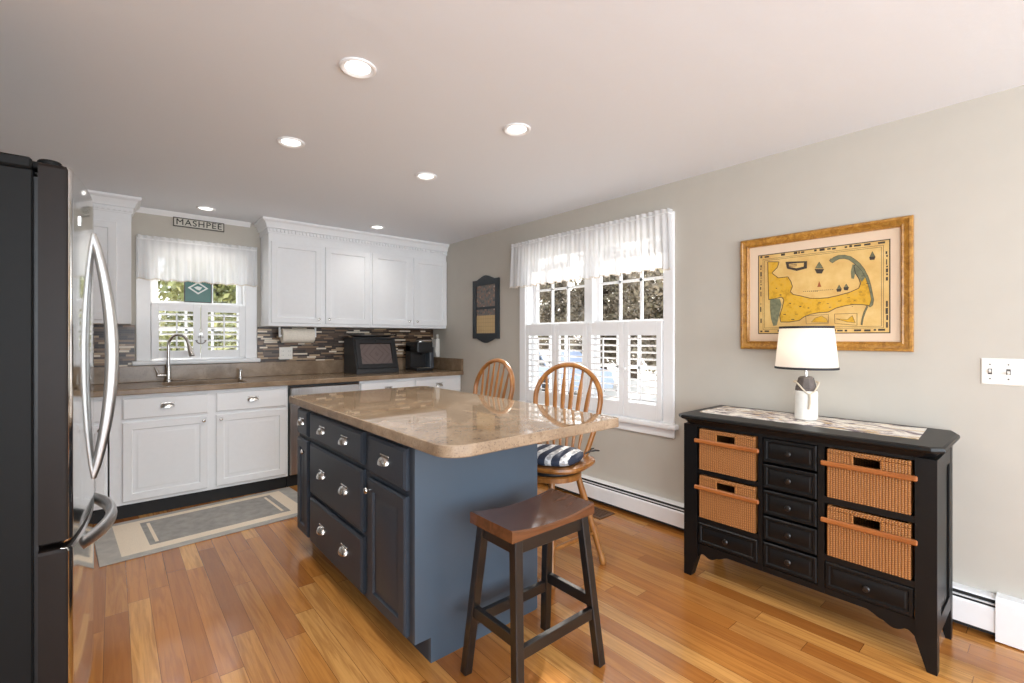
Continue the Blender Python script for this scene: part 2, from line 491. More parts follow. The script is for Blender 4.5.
rg = k.math('GREATER_THAN', k.math('SINE', k.math('MULTIPLY', dd, 2 * PI / .06)), .55)
dots = k.math('GREATER_THAN', k.math('MULTIPLY', k.math('SINE', k.math('MULTIPLY', x, 2 * PI / .018)), k.math('SINE', k.math('MULTIPLY', z, 2 * PI / .018))), .3)
k.base(k.mix(k.math('MULTIPLY', rg, dots), srgb(112, 98, 94), srgb(58, 50, 48))); M['screen'] = k.set(.4, .4)
M['coffee_grey'] = plain('grey_water_tank', srgb(70, 74, 80), .2)
M['sign_dark'] = plain('weathered_dark_sign', srgb(88, 84, 76), .7, var=.3, scale=90)
M['sign_light'] = plain('pale_sign_board', srgb(206, 202, 190), .7, var=.08, scale=60)
M['sign_ink'] = plain('black_sign_letter', srgb(34, 32, 30), .6)
k = NT('teal_glass'); k.base(srgb(6, 96, 82)); k.b.inputs['Transmission Weight'].default_value = .35; M['teal'] = k.set(.3)
M['pale_glass'] = plain('pale_glass', srgb(206, 222, 214), .3)
M['lead'] = plain('lead_came', srgb(60, 66, 64), .5)
# outdoors
M['ground'] = plain('pale_driveway', srgb(222, 218, 208), .9, var=.06, scale=2)
M['bark'] = plain('bark', srgb(78, 64, 52), .9, var=.25, scale=20)
def leafmat(name, a, b, c):
    k = NT(name)
    r = k.n('ShaderNodeObjectInfo').outputs['Random']
    k.base(k.ramp(k.noise(k.geo(), 1.6, 3, .6), [(.3, a), (.5, b), (.7, c)]))
    k.b.inputs['Subsurface Weight'].default_value = 0
    return k.set(.6)
M['leaf_brown'] = leafmat('russet_leaves', srgb(106, 96, 80), srgb(138, 124, 104), srgb(152, 146, 116))
M['leaf_green'] = leafmat('olive_leaves', srgb(104, 112, 66), srgb(150, 150, 92), srgb(186, 180, 124))
M['car_paint'] = plain('blue_grey_car_paint', srgb(168, 180, 200), .4, 0, .2)
M['car_glass'] = plain('dark_car_glass', (.03, .035, .04), .08)
M['tyre'] = plain('tyre_rubber', (.02, .02, .02), .8)
# ---------------------------------------------------------------- room shell
H = 2.318
XL, YR = -3.75, -8.1
m = MB(); m.box(XL - .14, .14, YR - .14, .14, -.1, 0)
struct(m.build('floor', M['floor'], shift=False), 'honey oak strip floor running towards the sink wall', 'floor')
m = MB(); m.box(XL - .14, .14, YR - .14, .14, H, H + .12)
struct(m.build('ceiling', M['ceiling'], shift=False), 'white lightly textured plaster ceiling', 'ceiling')
def wall_holes(name, fr, u0, u1, holes, label, d=-.14, z1=H):
    m = MB(); cur = u0
    for a, b, c, e in sorted(holes):
        m.box(cur, a, 0, z1, d, 0, fr=fr)
        m.box(a, b, 0, c, d, 0, fr=fr); m.box(a, b, e, z1, d, 0, fr=fr)
        cur = b
    m.box(cur, u1, 0, z1, d, 0, fr=fr)
    return struct(m.build(name, M['wall'], shift=False), label, 'wall')
WR = (-3.055, -1.640, .690, 2.045)     # right window opening: y0, y1, z0, z1
WB = (-2.645, -1.957, 1.085, 2.0)      # sink window opening: x0, x1, z0, z1
wall_holes('wall_right', side_frame(0), 0, -YR, [(-WR[1], -WR[0], WR[2], WR[3])], 'pale greige wall with the wide shuttered window and the framed map')
wall_holes('wall_back', back_frame(0), XL, 0, [WB], 'pale greige wall behind the sink and white cabinets')
wall_holes('wall_left', FR((XL, 0, 0), (0, 1, 0), (0, 0, 1), (1, 0, 0)), YR, 0, [(-7.4, -5.2, .5, 2.1)], 'greige wall behind the refrigerator')
wall_holes('wall_rear', FR((0, YR, 0), (1, 0, 0), (0, 0, 1), (0, 1, 0)), XL, 0, [(-3.1, -.1, .35, 2.2)], 'greige wall behind the camera')
for nm, fr, a in (('fill_window_left', FR((XL, 0, 0), (0, 1, 0), (0, 0, 1), (1, 0, 0)), (-7.4, -5.2, .5, 2.1)), ('fill_window_rear', FR((0, YR, 0), (1, 0, 0), (0, 0, 1), (0, 1, 0)), (-3.1, -.1, .35, 2.2))):  # unseen windows, added to let in the fill light
    m = MB(); m.ring(fr, a[0] - .08, a[1] + .08, a[2] - .08, a[3] + .08, [(0, 0), (0, .02), (.08, .02), (.08, -.13), (.12, -.13), (.12, -.1)])
    struct(m.build(nm, M['trim'], shift=False), 'white frame of a large unseen window added for the fill lights', 'window')
# small cove where the sink wall meets the ceiling
m = MB(); m.prism([(0, H), (0, H - .04), (.006, H - .04), (.012, H - .028), (.03, H - .01), (.034, H)], FR((-2.85, 0, 0), (0, -1, 0), (0, 0, 1), (1, 0, 0)), 0, .93)
struct(m.build('trim_1', M['trim'], shift=False), 'white cove moulding above the sink window', 'moulding')
# mosaic backsplash
m = MB()
m.box(XL + .005, -2.742, 1.035, 1.372, .0, .008, fr=back_frame(0)); m.box(-1.86, -.001, 1.035, 1.372, 0, .008, fr=back_frame(0))
struct(m.build('trim_2', M['tile'], shift=False), 'brown and cream glass strip mosaic backsplash', 'backsplash')

# ---------------------------------------------------------------- windows
def double_window(name, fr, label, u0, u1, z0, z1, sashes, meet, grid, casew, sash_d, sill_out, apron):
    w = thing(name, label, 'window', tuple(fr((u0 + u1) / 2, z0, 0)), kind='structure')
    m = MB()
    cw = casew; ct = z1 + cw
    for a, b, c, e in ((u0 - cw, u0 + .006, z0, ct), (u1 - .006, u1 + cw, z0, ct), (u0 + .006, u1 - .006, z1 - .006, ct)):
        m.box(a, b, c, e, 0, .02, bev=.005, fr=fr)
    m.build('casing', M['trim'], w)
    m = MB()
    m.box(u0, u0 + .012, z0, z1, -.13, 0, fr=fr); m.box(u1 - .012, u1, z0, z1, -.13, 0, fr=fr); m.box(u0, u1, z1 - .012, z1, -.13, 0, fr=fr); m.box(u0, u1, z0, z0 + .012, -.13, 0, fr=fr)
    for a, b in zip(sashes[:-1], sashes[1:]):
        m.box(a[1], b[0], z0, z1, -.12, -.03, bev=.004, fr=fr)
    m.build('jamb', M['trim'], w)
    m = MB(); m.box(u0 - cw - .025, u1 + cw + .025, z0 - .035, z0, -.02, sill_out, bev=.008, fr=fr, seg=2); m.build('sill', M['trim'], w)
    if apron:
        m = MB(); m.box(u0 - cw, u1 + cw, z0 - .035 - apron, z0 - .035, 0, .018, bev=.005, fr=fr); m.build('apron', M['trim'], w)
    for a, b in sashes:
        for lo, hi, dd in ((z0 + .012, meet + .02, -.06), (meet - .02, z1 - .012, -.09)):
            m = MB()
            m.ring(fr, a, b, lo, hi, [(0, dd - .015), (0, dd + .015), (.036, dd + .015), (.042, dd + .005), (.042, dd - .015)])
            ga, gb, gl, gh = a + .04, b - .04, lo + .04, hi - .04
            for q in range(1, grid[0]):
                c = ga + (gb - ga) * q / grid[0]; m.box(c - .009, c + .009, gl, gh, dd - .01, dd + .01, fr=fr)
            for q in range(1, grid[1]):
                c = gl + (gh - gl) * q / grid[1]; m.box(ga, gb, c - .009, c + .009, dd - .01, dd + .01, fr=fr)
            so = m.build('sash', M['trim'], w)
            m = MB(); m.box(ga - .002, gb + .002, gl - .002, gh + .002, dd - .002, dd + .002, fr=fr); m.build('pane', M['glass'], so)
    return w
double_window('window_1', side_frame(0), 'wide double window in the greige side wall', 1.640, 3.055, .690, 2.045, [(1.66, 2.305), (2.39, 3.035)], 1.385, (3, 2), .075, .07, .045, .06)
double_window('window_2', back_frame(0), 'small window above the kitchen sink', -2.645, -1.957, 1.085, 2.0, [(-2.63, -1.972)], 1.56, (3, 2), .09, .05, .05, 0)

def shutter(fr, u0, u1, v0, v1, stile, rail, n, label, group, tilt=14, chord=.05, d0=.003, knob=None):
    t = thing('window_shutter', label, 'shutter', tuple(fr((u0 + u1) / 2, v0, d0)), group)
    g = .0015
    m = MB(); a, b, c, e = u0 + g, u1 - g, v0 + g, v1 - g
    m.box(a, a + stile, c, e, d0, d0 + .026, bev=.003, fr=fr); m.box(b - stile, b, c, e, d0, d0 + .026, bev=.003, fr=fr)
    m.box(a + stile, b - stile, e - rail, e, d0 + .001, d0 + .025, fr=fr); m.box(a + stile, b - stile, c, c + rail, d0 + .001, d0 + .025, fr=fr)
    m.build('frame', M['trim'], t)
    lo, hi = c + rail, e - rail
    p = (hi - lo) / n
    ta = math.radians(tilt)
    for i in range(n):
        z = lo + p * (i + .5)
        m = MB()
        sec = [(math.cos(2 * PI * k / 10) * chord / 2, math.sin(2 * PI * k / 10) * .0045) for k in range(10)]
        sec = [(x * math.cos(ta) - y * math.sin(ta), x * math.sin(ta) + y * math.cos(ta)) for x, y in sec]
        m.loops([[fr(u, z + y, d0 + .013 + x) for x, y in sec] for u in (a + stile + .002, b - stile - .002)])
        m.build('louver', M['trim'], t)
    uc = (u0 + u1) / 2
    m = MB(); m.box(uc - .006, uc + .006, lo + .02, hi - .015, d0 + .038, d0 + .048, bev=.002, fr=fr); m.build('tilt_rod', M['trim'], t)
    if knob is not None:
        m = MB(); p0 = fr(knob, (v0 + v1) / 2, d0 + .026); m.lathe(p0, [(.006, 0), (.005, .01), (.011, .016), (.011, .022), (.004, .026)], 12, fr(0, 0, 1) - fr(0, 0, 0)); m.build('knob', M['trim'], t)
    return t
sf = side_frame(0)
ub = [1.662, 2.012, 2.362, 2.708, 3.052]
ub = [1.662, 2.034, 2.386, 2.731, 3.046]
nm = ['leftmost', 'second from left', 'third from left', 'rightmost']
for i in range(4):
    shutter(sf, ub[i], ub[i + 1], .702, 1.39, .042, .1, 10, nm[i] + ' of the four white louvered shutter panels on the wide side window', 'shutters on the wide window', knob=(ub[3] + .02) if i == 3 else None)
bf = back_frame(0)
for a, b, l in ((-2.64, -2.302, 'left white louvered shutter panel behind the sink faucet'), (-2.300, -1.962, 'right white louvered shutter panel on the window above the sink')):
    shutter(bf, a, b, 1.098, 1.56, .05, .065, 6, l, 'shutters on the sink window', chord=.052)

def valance(fr, u0, u1, v0, v1, out, nw, seed, label, group, sw=.0):
    t = thing('valance_curtain', label, 'curtain', tuple(fr((u0 + u1) / 2, v0, out)), group)
    rnd = random.Random(seed)
    N = nw * 8
    ph = 0; phs = []
    for i in range(N + 1):
        phs.append(ph); ph += 2 * PI / 8 * rnd.uniform(.6, 1.4)
    m = MB()
    rows = [v1 + .03, v1 + .018, v1 + .006, v1 - .006, v1 - .04, (v0 + v1) / 2, v0 + .06, v0 + .02, v0]
    amp = [.010, .008, .004, .004, .006, .010, .013, .014, .014]
    rings = []
    for v, a in zip(rows, amp):
        r = []
        r.append(fr(u0 - sw * (v1 - v), v, .004))
        for i in range(N + 1):
            f = i / N
            e = sw * (v1 - v)
            u = (u0 - e) + (u1 - u0 + 2 * e) * f
            bot = 0 if v > v0 + .03 else .006 * math.sin(phs[i] * .5)
            r.append(fr(u, v + bot, out + a * math.sin(phs[i]) + a * .4 * math.sin(phs[i] * .37 + 2)))
        r.append(fr(u1 + sw * (v1 - v), v, .004))
        rings.append(r)
    m.loops(rings, False, False, closed=False)
    m.build('fabric', M['sheer'], t, recalc=False, sharp=80)
    m = MB()
    r0, r1 = [], []
    for i in range(N + 1):
        f = i / N
        e = sw * (v1 - v0)
        u = (u0 - e) + (u1 - u0 + 2 * e) * f
        d = out + .014 * math.sin(phs[i]) + .0056 * math.sin(phs[i] * .37 + 2)
        vv = v0 + .006 * math.sin(phs[i] * .5)
        r0.append(fr(u, vv, d))
        if i % 2 == 0:
            m.sphere(fr(u, vv - .005, d), .0042, sub=1)
    m.tube(r0, .0028, 5)
    m.build('bead_trim', M['lace'], t)
    m = MB(); m.tube([fr(u0, v1, .004), fr(u0, v1, out), fr(u1, v1, out), fr(u1, v1, .004)], .005, 8); m.build('curtain_rod', M['trim'], t)
    return t
valance(sf, 1.50, 3.115, 1.735, 2.105, .062, 34, 3, 'long sheer white gathered valance over the wide side window', 'sheer white valances', .04)
valance(bf, -2.73, -1.872, 1.745, 2.065, .045, 16, 5, 'short sheer white valance over the window above the sink', 'sheer white valances', .0)

# teal glass panel hanging in the sink window
t = thing('stained_glass_panel', 'teal stained glass panel with white diamond hanging in the sink window', 'glass panel', (-2.314, .03, 1.575))
fb = back_frame(.03)
m = MB(); m.ring(fb, -2.415, -2.213, 1.575, 1.765, [(0, -.005), (0, .005), (.008, .005), (.008, -.005)]); m.build('border', M['lead'], t)
m = MB(); m.box(-2.407, -2.221, 1.583, 1.757, -.002, .002, fr=fb); m.build('glass', M['teal'], t)
m = MB(); c = (-2.314, 1.70)
for s, d in ((.075, .0035), (.055, .0045)):
    m.mi = 0 if s > .06 else 1
    m.prism([(c[0] - s, c[1]), (c[0], c[1] - s * .72), (c[0] + s, c[1]), (c[0], c[1] + s * .72)], fb, .002, d)
m.mi = 0
m.prism([(c[0] - .03, c[1] + .004), (c[0] - .005, c[1] + .016), (c[0] + .03, c[1] + .008), (c[0] + .012, c[1] - .02), (c[0] - .012, c[1] - .012)], fb, .0045, .0055)
m.build('diamond', [M['pale_glass'], M['teal']], t)
m = MB(); m.tube([(-2.39, .03, 1.765), (-2.314, .03, 1.9), (-2.24, .03, 1.765)], .0012, 6); m.build('hanging_cord', M['lead'], t)
# anchor ornament on the shutters
t = thing('anchor_ornament', 'small grey anchor ornament hanging between the two sink shutters', 'ornament', (-2.301, -.034, 1.215))
m = MB(); y0 = -.036
m.tube([(-2.301, y0, 1.295), (-2.301, y0, 1.222)], .0045, 8); m.tube([(-2.322, y0, 1.278), (-2.28, y0, 1.278)], .004, 8)
m.tube([(-2.301 + .036 * math.sin(a), y0, 1.258 - .036 * math.cos(a)) for a in [x * .2 - 1.2 for x in range(13)]], .005, 8)
for s in (-1, 1): m.tube([(-2.301 + s * .024, y0, 1.246), (-2.301 + s * .042, y0, 1.25)], [.007, .002], 8)
m.tube([(-2.301 + .009 * math.cos(a), y0, 1.303 + .009 * math.sin(a)) for a in [2 * PI * x / 12 for x in range(12)]], .0025, 6, closed=True)
m.build('anchor', M['nickel'], t)
m = MB(); m.tube([(-2.301, y0, 1.31), (-2.311, y0 + .002, 1.345), (-2.301, y0, 1.36), (-2.291, y0 + .002, 1.345), (-2.301, y0, 1.312)], .0015, 6); m.build('cord', M['rope'], t)

# ---------------------------------------------------------------- cabinets
DOOR = [(0, 0), (0, .015), (.004, .019), (.05, .019), (.055, .009), (.066, .009), (.086, .0165)]
DRAWER = [(0, 0), (0, .014), (.008, .019)]
def knob(fr, u, v, d, parent, mat='nickel', r=.0135):
    m = MB(); m.lathe(fr(u, v, d), [(.006, -.001), (.0055, .008), (r * .8, .014), (r, .02), (r * .85, .025), (.004, .028)], 14, fr(0, 0, 1) - fr(0, 0, 0))
    return m.build('knob', M[mat], parent)
def cup_pull(fr, u, v, d, parent, w=.085, h=.032, mat='nickel'):      # bin pull: a quarter shell open below
    m = MB(); rings = []
    n, k = 12, 7
    for i in range(n + 1):
        a = -PI / 2 + PI * i / n
        uu = math.sin(a) * w / 2
        s = max(math.cos(a), .04) ** .6
        rings.append([fr(u + uu, v - h * .35 + h * s * math.cos(b) + (1 - s) * h * .15, d + .026 * s * math.sin(b)) for b in [PI / 2 * j / (k - 1) for j in range(k)]])
    m.loops(rings, False, False, closed=False)
    # thickness
    bmesh.ops.recalc_face_normals(m.bm, faces=m.bm.faces)
    bmesh.ops.solidify(m.bm, geom=list(m.bm.faces), thickness=.0025)
    m.box(u - w / 2, u + w / 2, v + h * .55, v + h * .78, d - .0005, d + .004, bev=.002, fr=fr)
    return m.build('cup_pull', M[mat], parent, sharp=50)

def wall_cabinet(x0, x1, doors, label, group, z0=1.374, zt=2.2, left_knob=()):
    t = thing('wall_cabinet', label, 'cabinet', ((x0 + x1) / 2, -.15, z0), group)
    m = MB(); m.box(x0, x1, -.294, -.001, z0, zt, bev=.002); m.box(x0, x1, -.294, -.28, zt, H - .001)
    m.build('body', M['white'], t)
    f = back_frame(-.294)
    for a, b, ks in doors:
        m = MB(); m.panel(f, a, b, z0 + .028, 2.125, DOOR)
        d = m.build('door', M['white'], t)
        knob(f, (b - .03) if ks == 'R' else (a + .03), z0 + .07, .019, d, r=.0125)
    return t
wall_cabinet(-1.834, -.898, [(-1.815, -1.383, 'R'), (-1.347, -.912, 'L')], 'white wall cabinet with two raised panel doors above the paper towels', 'white wall cabinets')
wall_cabinet(-.897, -.001, [(-.884, -.452, 'R'), (-.418, -.006, 'L')], 'white wall cabinet with two raised panel doors above the coffee maker', 'white wall cabinets')
wall_cabinet(-3.74, -2.77, [(-3.71, -3.30, 'R'), (-3.27, -2.852, 'R')], 'white wall cabinet left of the sink window, partly hidden by the refrigerator', 'white wall cabinets')
CROWN = [(0, 2.195), (.008, 2.195), (.008, 2.205), (.010, 2.207), (.010, 2.236), (.02, 2.24), (.024, 2.258), (.040, 2.288), (.054, 2.296), (.058, 2.302), (.058, H - .0005), (0, H - .0005)]
def crown(name, path, label):
    m = MB()
    m.loops([[Vector((x + dx * o, y + dy * o, z)) for o, z in CROWN] for x, y, dx, dy in path])
    o = m.build(name, M['white'], shift=False)
    struct(o, label, 'moulding')
    m = MB()
    (xa, xb) = (path[1][0], path[2][0]) if len(path) > 2 and path[0][2] != 0 else (path[0][0], path[1][0])
    x = min(xa, xb)
    while x < max(xa, xb) - .012:
        m.box(x, x + .016, -.3085, -.325, 2.209, 2.233); x += .031
    d = m.build('dentil', M['white'], o)
    return o
crown('trim_3', [(-1.834, -.001, -1, 0), (-1.834, -.3, -1, -1), (-.001, -.3, 0, -1)], 'white dentil crown moulding on top of the cabinets beside the corner')
crown('trim_4', [(-3.745, -.3, 0, -1), (-2.77, -.3, 1, -1), (-2.77, -.001, 1, 0)], 'white dentil crown moulding on top of the cabinet beside the refrigerator')

def base_cabinet(x0, x1, cols, label, group, sink=False):
    t = thing('base_cabinet', label, 'cabinet', ((x0 + x1) / 2, -.3, 0), group)
    m = MB()
    m.box(x0, x1, -.58, -.56, .105, .872); m.box(x0, x0 + .018, -.56, -.01, .105, .872); m.box(x1 - .018, x1, -.56, -.01, .105, .872)
    m.box(x0 + .018, x1 - .018, -.56, -.01, .105, .123); m.build('body', M['white'], t)
    m = MB(); m.box(x0, x1, -.535, -.52, 0, .106); m.build('toe_kick', M['toekick'], t)
    f = back_frame(-.58)
    for a, b, ks in cols:
        m = MB(); m.panel(f, a, b, .70, .846, DRAWER); d = m.build('drawer_front', M['white'], t)
        cup_pull(f, (a + b) / 2, .778, .019, d)
        m = MB(); m.panel(f, a, b, .128, .678, DOOR); d = m.build('door', M['white'], t)
        knob(f, (b - .03) if ks == 'R' else (a + .03), .645, .019, d, r=.0125)
    return t
base_cabinet(-2.893, -1.752, [(-2.825, -2.322, 'R'), (-2.270, -1.768, 'L')], 'white sink base cabinet with two doors and two drawer fronts', 'white base cabinets')
base_cabinet(-3.72, -2.903, [(-3.70, -3.32, 'R'), (-3.29, -2.915, 'R')], 'white base cabinet just left of the sink, partly hidden by the refrigerator', 'white base cabinets')
base_cabinet(-1.133, -.566, [(-1.122, -.578, 'L')], 'white base cabinet below the black bread box', 'white base cabinets')
base_cabinet(-.565, -.003, [(-.553, -.012, 'L')], 'white base cabinet in the corner below the coffee maker', 'white base cabinets')

# dishwasher
t = thing('dishwasher', 'stainless steel dishwasher between sink cabinet and island', 'dishwasher', (-1.442, -.3, 0))
f = back_frame(0)
m = MB(); m.box(-1.745, -1.14, -.57, -.02, .1, .868); m.build('body', M['black'], t)
m = MB(); m.panel(f, -1.738, -1.146, .112, .742, [(0, .57), (0, .6), (.006, .606)]); d = m.build('door', M['brushed'], t)
m = MB(); m.panel(f, -1.738, -1.146, .772, .852, [(0, .57), (0, .606), (.008, .614)]); m.build('control_panel', M['brushed'], t)
m = MB(); m.box(-1.745, -1.14, -.53, -.5, 0, .1); m.build('toe_kick', M['toekick'], t)

# countertop
t = thing('countertop', 'brown granite worktop along the sink wall', 'worktop', (-1.86, -.31, .874))
SX0, SX1, SY0, SY1 = -2.585, -2.045, -.53, -.15
m = MB()
def rect(x0, x1, y0, y1, z): return [Vector((x0, y0, z)), Vector((x1, y0, z)), Vector((x1, y1, z)), Vector((x0, y1, z))]
A = (-3.745, -.002, -.635, -.002)
def ins(r, k): return (r[0], r[1], r[2] + k, r[3])
m.loops([rect(*ins(A, .003), .874), rect(*A, .878), rect(*A, .908), rect(*ins(A, .006), .914), rect(SX0, SX1, SY0, SY1, .914), rect(SX0, SX1, SY0, SY1, .874), rect(*ins(A, .003), .874)], False, False)
m.build('slab', M['granite_b'], t)
m = MB(); m.box(-3.745, -.025, -.024, -.002, .9142, 1.045, bev=.003); m.build('backsplash', M['granite_b'], t)
m = MB(); m.box(-.024, -.002, -.632, -.002, .9142, 1.045, bev=.003); m.build('side_splash', M['granite_b'], t)
# sink
t = thing('kitchen_sink', 'dark brown sink sunk in the granite worktop below the window', 'sink', (-2.31, -.34, .70))
m = MB()
R2 = lambda k, z: rect(SX0 - .012 + k, SX1 + .012 - k, SY0 - .012 + k, SY1 + .012 - k, z)
m.loops([R2(0, .8735), R2(.016, .8735), R2(.03, .72), R2(.1, .705), R2(.1, .70), R2(.024, .70), R2(0, .86), R2(0, .8735)], True, False)
m.bm.faces.ensure_lookup_table()
m.face([m.bm.verts.new(p) for p in R2(.1, .7052)])
m.build('basin', plain('bronze_sink', srgb(64, 50, 42), .35), t)
m = MB(); m.lathe((-2.31, -.34, .706), [(.04, 0), (.04, .004), (.03, .005), (.01, .003)], 18); m.build('drain', M['nickel'], t)
# faucet
t = thing('kitchen_faucet', 'brushed nickel gooseneck faucet beside the sink', 'faucet', (-2.53, -.09, .914))
fx, fy = -2.53, -.09
m = MB(); m.lathe((fx, fy, .9142), [(.026, 0), (.026, .012), (.02, .02), (.018, .12), (.0135, .14)], 20); m.build('base', M['nickel'], t)
dx, dy = .75, -.66
P = [(fx, fy, 1.05), (fx, fy, 1.2)] + [(fx + dx * (.083 - .083 * math.cos(a)), fy + dy * (.083 - .083 * math.cos(a)), 1.2 + .095 * math.sin(a)) for a in [PI * i / 14 for i in range(1, 14)]]
m = MB(); m.tube(P, .0115, 12); m.build('spout', M['nickel'], t)
e = Vector(P[-1]); q = (e - Vector(P[-2])).normalized()
m = MB(); m.tube([e, e + q * .02, e + q * .035, e + q * .1, e + q * .105], [.012, .014, .017, .021, .017], 14); m.build('spray_head', M['nickel'], t)
m = MB(); m.tube([(fx, fy, .965), (fx - .05, fy - .01, .965), (fx - .075, fy - .015, .968)], [.012, .0125, .009], 12); m.tube([(fx - .062, fy - .012, .968), (fx - .09, fy - .02, 1.03)], [.006, .0045], 8); m.build('handle', M['nickel'], t)
t = thing('soap_dispenser', 'small chrome soap pump right of the sink', 'soap dispenser', (-2.015, -.09, .914))
m = MB(); m.lathe((-2.015, -.09, .9142), [(.018, 0), (.018, .008), (.009, .014), (.008, .055), (.012, .06), (.012, .075), (.006, .08)], 16); m.build('pump', M['nickel'], t)
m = MB(); m.tube([(-2.015, -.09, .985), (-2.015, -.13, .99), (-2.015, -.15, .982)], .005, 8); m.build('nozzle', M['nickel'], t)

# outlets and switch plate
def outlet(x0, x1, z0, z1, n, label, mat='plate'):
    t = thing('outlet_plate', label, 'outlet', ((x0 + x1) / 2, -.009, z0))
    f = back_frame(-.0085)
    m = MB(); m.panel(f, x0, x1, z0, z1, [(0, 0), (0, .003), (.004, .006)]); m.build('plate', M[mat], t)
    for i in range(n):
        c = x0 + (x1 - x0) * (i + .5) / n
        m = MB(); zc = (z0 + z1) / 2
        for s in (-1, 1):
            m.mi = 0; m.box(c - .016, c + .016, zc + s * .02 - .014, zc + s * .02 + .014, .006, .0085, bev=.003, fr=f)
            m.mi = 1; m.box(c - .008, c - .006, zc + s * .02 - .005, zc + s * .02 + .006, .0085, .009, fr=f); m.box(c + .006, c + .008, zc + s * .02 - .005, zc + s * .02 + .006, .0085, .009, fr=f)
        m.build('receptacle', [M['plate'], M['slot']], t)
outlet(-1.676, -1.558, 1.066, 1.182, 2, 'white double outlet on the mosaic below the paper towels')
outlet(-3.06, -2.99, 1.08, 1.195, 1, 'single outlet on the mosaic seen through the refrigerator handle')
t = thing('switch_plate', 'white triple light switch plate on the right-hand wall', 'light switch', (0, -4.67, 1.07))
m = MB(); m.panel(sf, 4.587, 4.752, 1.07, 1.183, [(0, .0005), (0, .003), (.004, .006)]); m.build('plate', M['plate'], t)
for i in range(3):
    c = 4.587 + .165 * (i + .5) / 3
    m = MB(); m.mi = 1; m.box(c - .0065, c + .0065, 1.1145, 1.1385, .0055, .0065, fr=sf); m.mi = 0
    m.bar(sf(c, 1.126, .004), sf(c, 1.132 if i != 1 else 1.12, .017), .008, .011, .0065, .009)
    for z in (1.096, 1.157): m.mi = 1; m.lathe(sf(c, z, .006), [(.003, 0), (.003, .0008)], 8, (-1, 0, 0))
    m.build('toggle', [M['plate'], M['slot']], t)

# ---------------------------------------------------------------- island
IX, IY0, IY1 = -2.0, -3.22, -1.77        # left (door) face, near end, far end
IR = -1.365
t = thing('kitchen_island', 'slate blue kitchen island cabinet with nickel cup pulls', 'kitchen island', ((IX + IR) / 2, (IY0 + IY1) / 2, 0))
m = MB()
m.box(IX + .001, IX + .02, IY0 + .019, IY1, .1, .868); m.box(IX + .02, IR, IY1 - .018, IY1, .1, .868); m.box(IX + .02, IR - .02, IY0 + .02, IY1 - .018, .1, .118)
m.build('body', M['navy'], t)
f = side_frame(IX)
m = MB()
fe = FR((0, IY0, 0), (1, 0, 0), (0, 0, 1), (0, 1, 0))
m.prism([(IX, .1), (IX + .07, .1), (IX + .07, 0), (IR, 0), (IR, .87), (IX, .87)], fe, 0, .018)
m.box(IR, IR + .012, IY0 + .004, IY0 + .03, 0, .87, bev=.002)
m.build('end_panel', M['navy_lit'], t)
m = MB(); m.box(IR - .02, IR, IY0 + .018, IY1, 0, .87); m.box(IR, IR + .014, IY1 - .09, IY1, 0, .87, bev=.003); m.box(IR, IR + .012, IY0 + .03, IY1 - .09, 0, .09, bev=.003); m.build('back_panel', M['navy_lit'], t)
m = MB(); m.box(IX + .07, IX + .086, IY0 + .018, IY1 - .018, 0, .1); m.build('toe_kick', M['navy'], t)
f = side_frame(IX)
cols = [(1.79, 1.985), (2.025, 2.765), (2.83, 3.175)]
IDR = [(0, -.001), (0, .012), (.012, .02)]
IDO = [(0, -.001), (0, .013), (.008, .02), (.052, .02), (.058, .011), (.066, .011), (.088, .018)]
def idraw(a, b, z0, z1, pulls):
    m = MB(); m.panel(f, a, b, z0, z1, IDR); d = m.build('drawer_front', M['navy'], t)
    for p in pulls: cup_pull(f, a + (b - a) * p, (z0 + z1) / 2, .02, d, w=.08, h=.036)
idraw(*cols[0], .695, .842, [.5]); idraw(*cols[1], .695, .842, [.29, .72]); idraw(*cols[2], .678, .842, [.5])
idraw(*cols[1], .388, .672, [.29, .72]); idraw(*cols[1], .108, .365, [.29, .72])
for (a, b), ks in ((cols[0], 'R'), (cols[2], 'L')):
    m = MB(); m.panel(f, a, b, .112, .655 if ks == 'L' else .672, IDO); d = m.build('door', M['navy'], t)
    knob(f, a + .028 if ks == 'L' else b - .028, .608, .02, d, r=.014)

def rounded(pts_r, seg=10):      # polygon with a radius at each corner
    out = []
    n = len(pts_r)
    for i in range(n):
        x, y, r = pts_r[i]
        p = Vector((x, y)); a = Vector(pts_r[i - 1][:2]) - p; b = Vector(pts_r[(i + 1) % n][:2]) - p
        if r <= 0: out.append((x, y)); continue
        a.normalize(); b.normalize()
        th = a.angle(b)
        dd = r / math.tan(th / 2)
        c = p + (a + b).normalized() * (r / math.sin(th / 2))
        s, e = p + a * dd - c, p + b * dd - c
        for k in range(seg + 1):
            q = s.lerp(e, k / seg)
            a0 = math.atan2(s.y, s.x); a1 = math.atan2(e.y, e.x)
            da = (a1 - a0 + PI) % (2 * PI) - PI
            an = a0 + da * k / seg
            out.append((c.x + r * math.cos(an), c.y + r * math.sin(an)))
    return out
def slab(name, mat, pts, z0, z1, ease=.006, parent=None):
    cx = sum(p[0] for p in pts) / len(pts); cy = sum(p[1] for p in pts) / len(pts)
    n = len(pts)
    nr = []
    for i in range(n):
        a, b = Vector(pts[i - 1]), Vector(pts[(i + 1) % n]); tt = (b - a)
        if tt.length < 1e-9: tt = Vector((1, 0))
        tt.normalize(); nn = Vector((-tt.y, tt.x))
        if nn.dot(Vector(pts[i]) - Vector((cx, cy))) > 0: nn = -nn
        nr.append(nn)
    def ring(k, z): return [Vector((p[0] + q.x * k, p[1] + q.y * k, z)) for p, q in zip(pts, nr)]
    m = MB()
    m.loops([ring(ease * .6, z0), ring(0, z0 + ease * .6), ring(0, z1 - ease), ring(ease * .3, z1 - ease * .3), ring(ease, z1)])
    return m.build(name, mat, parent)
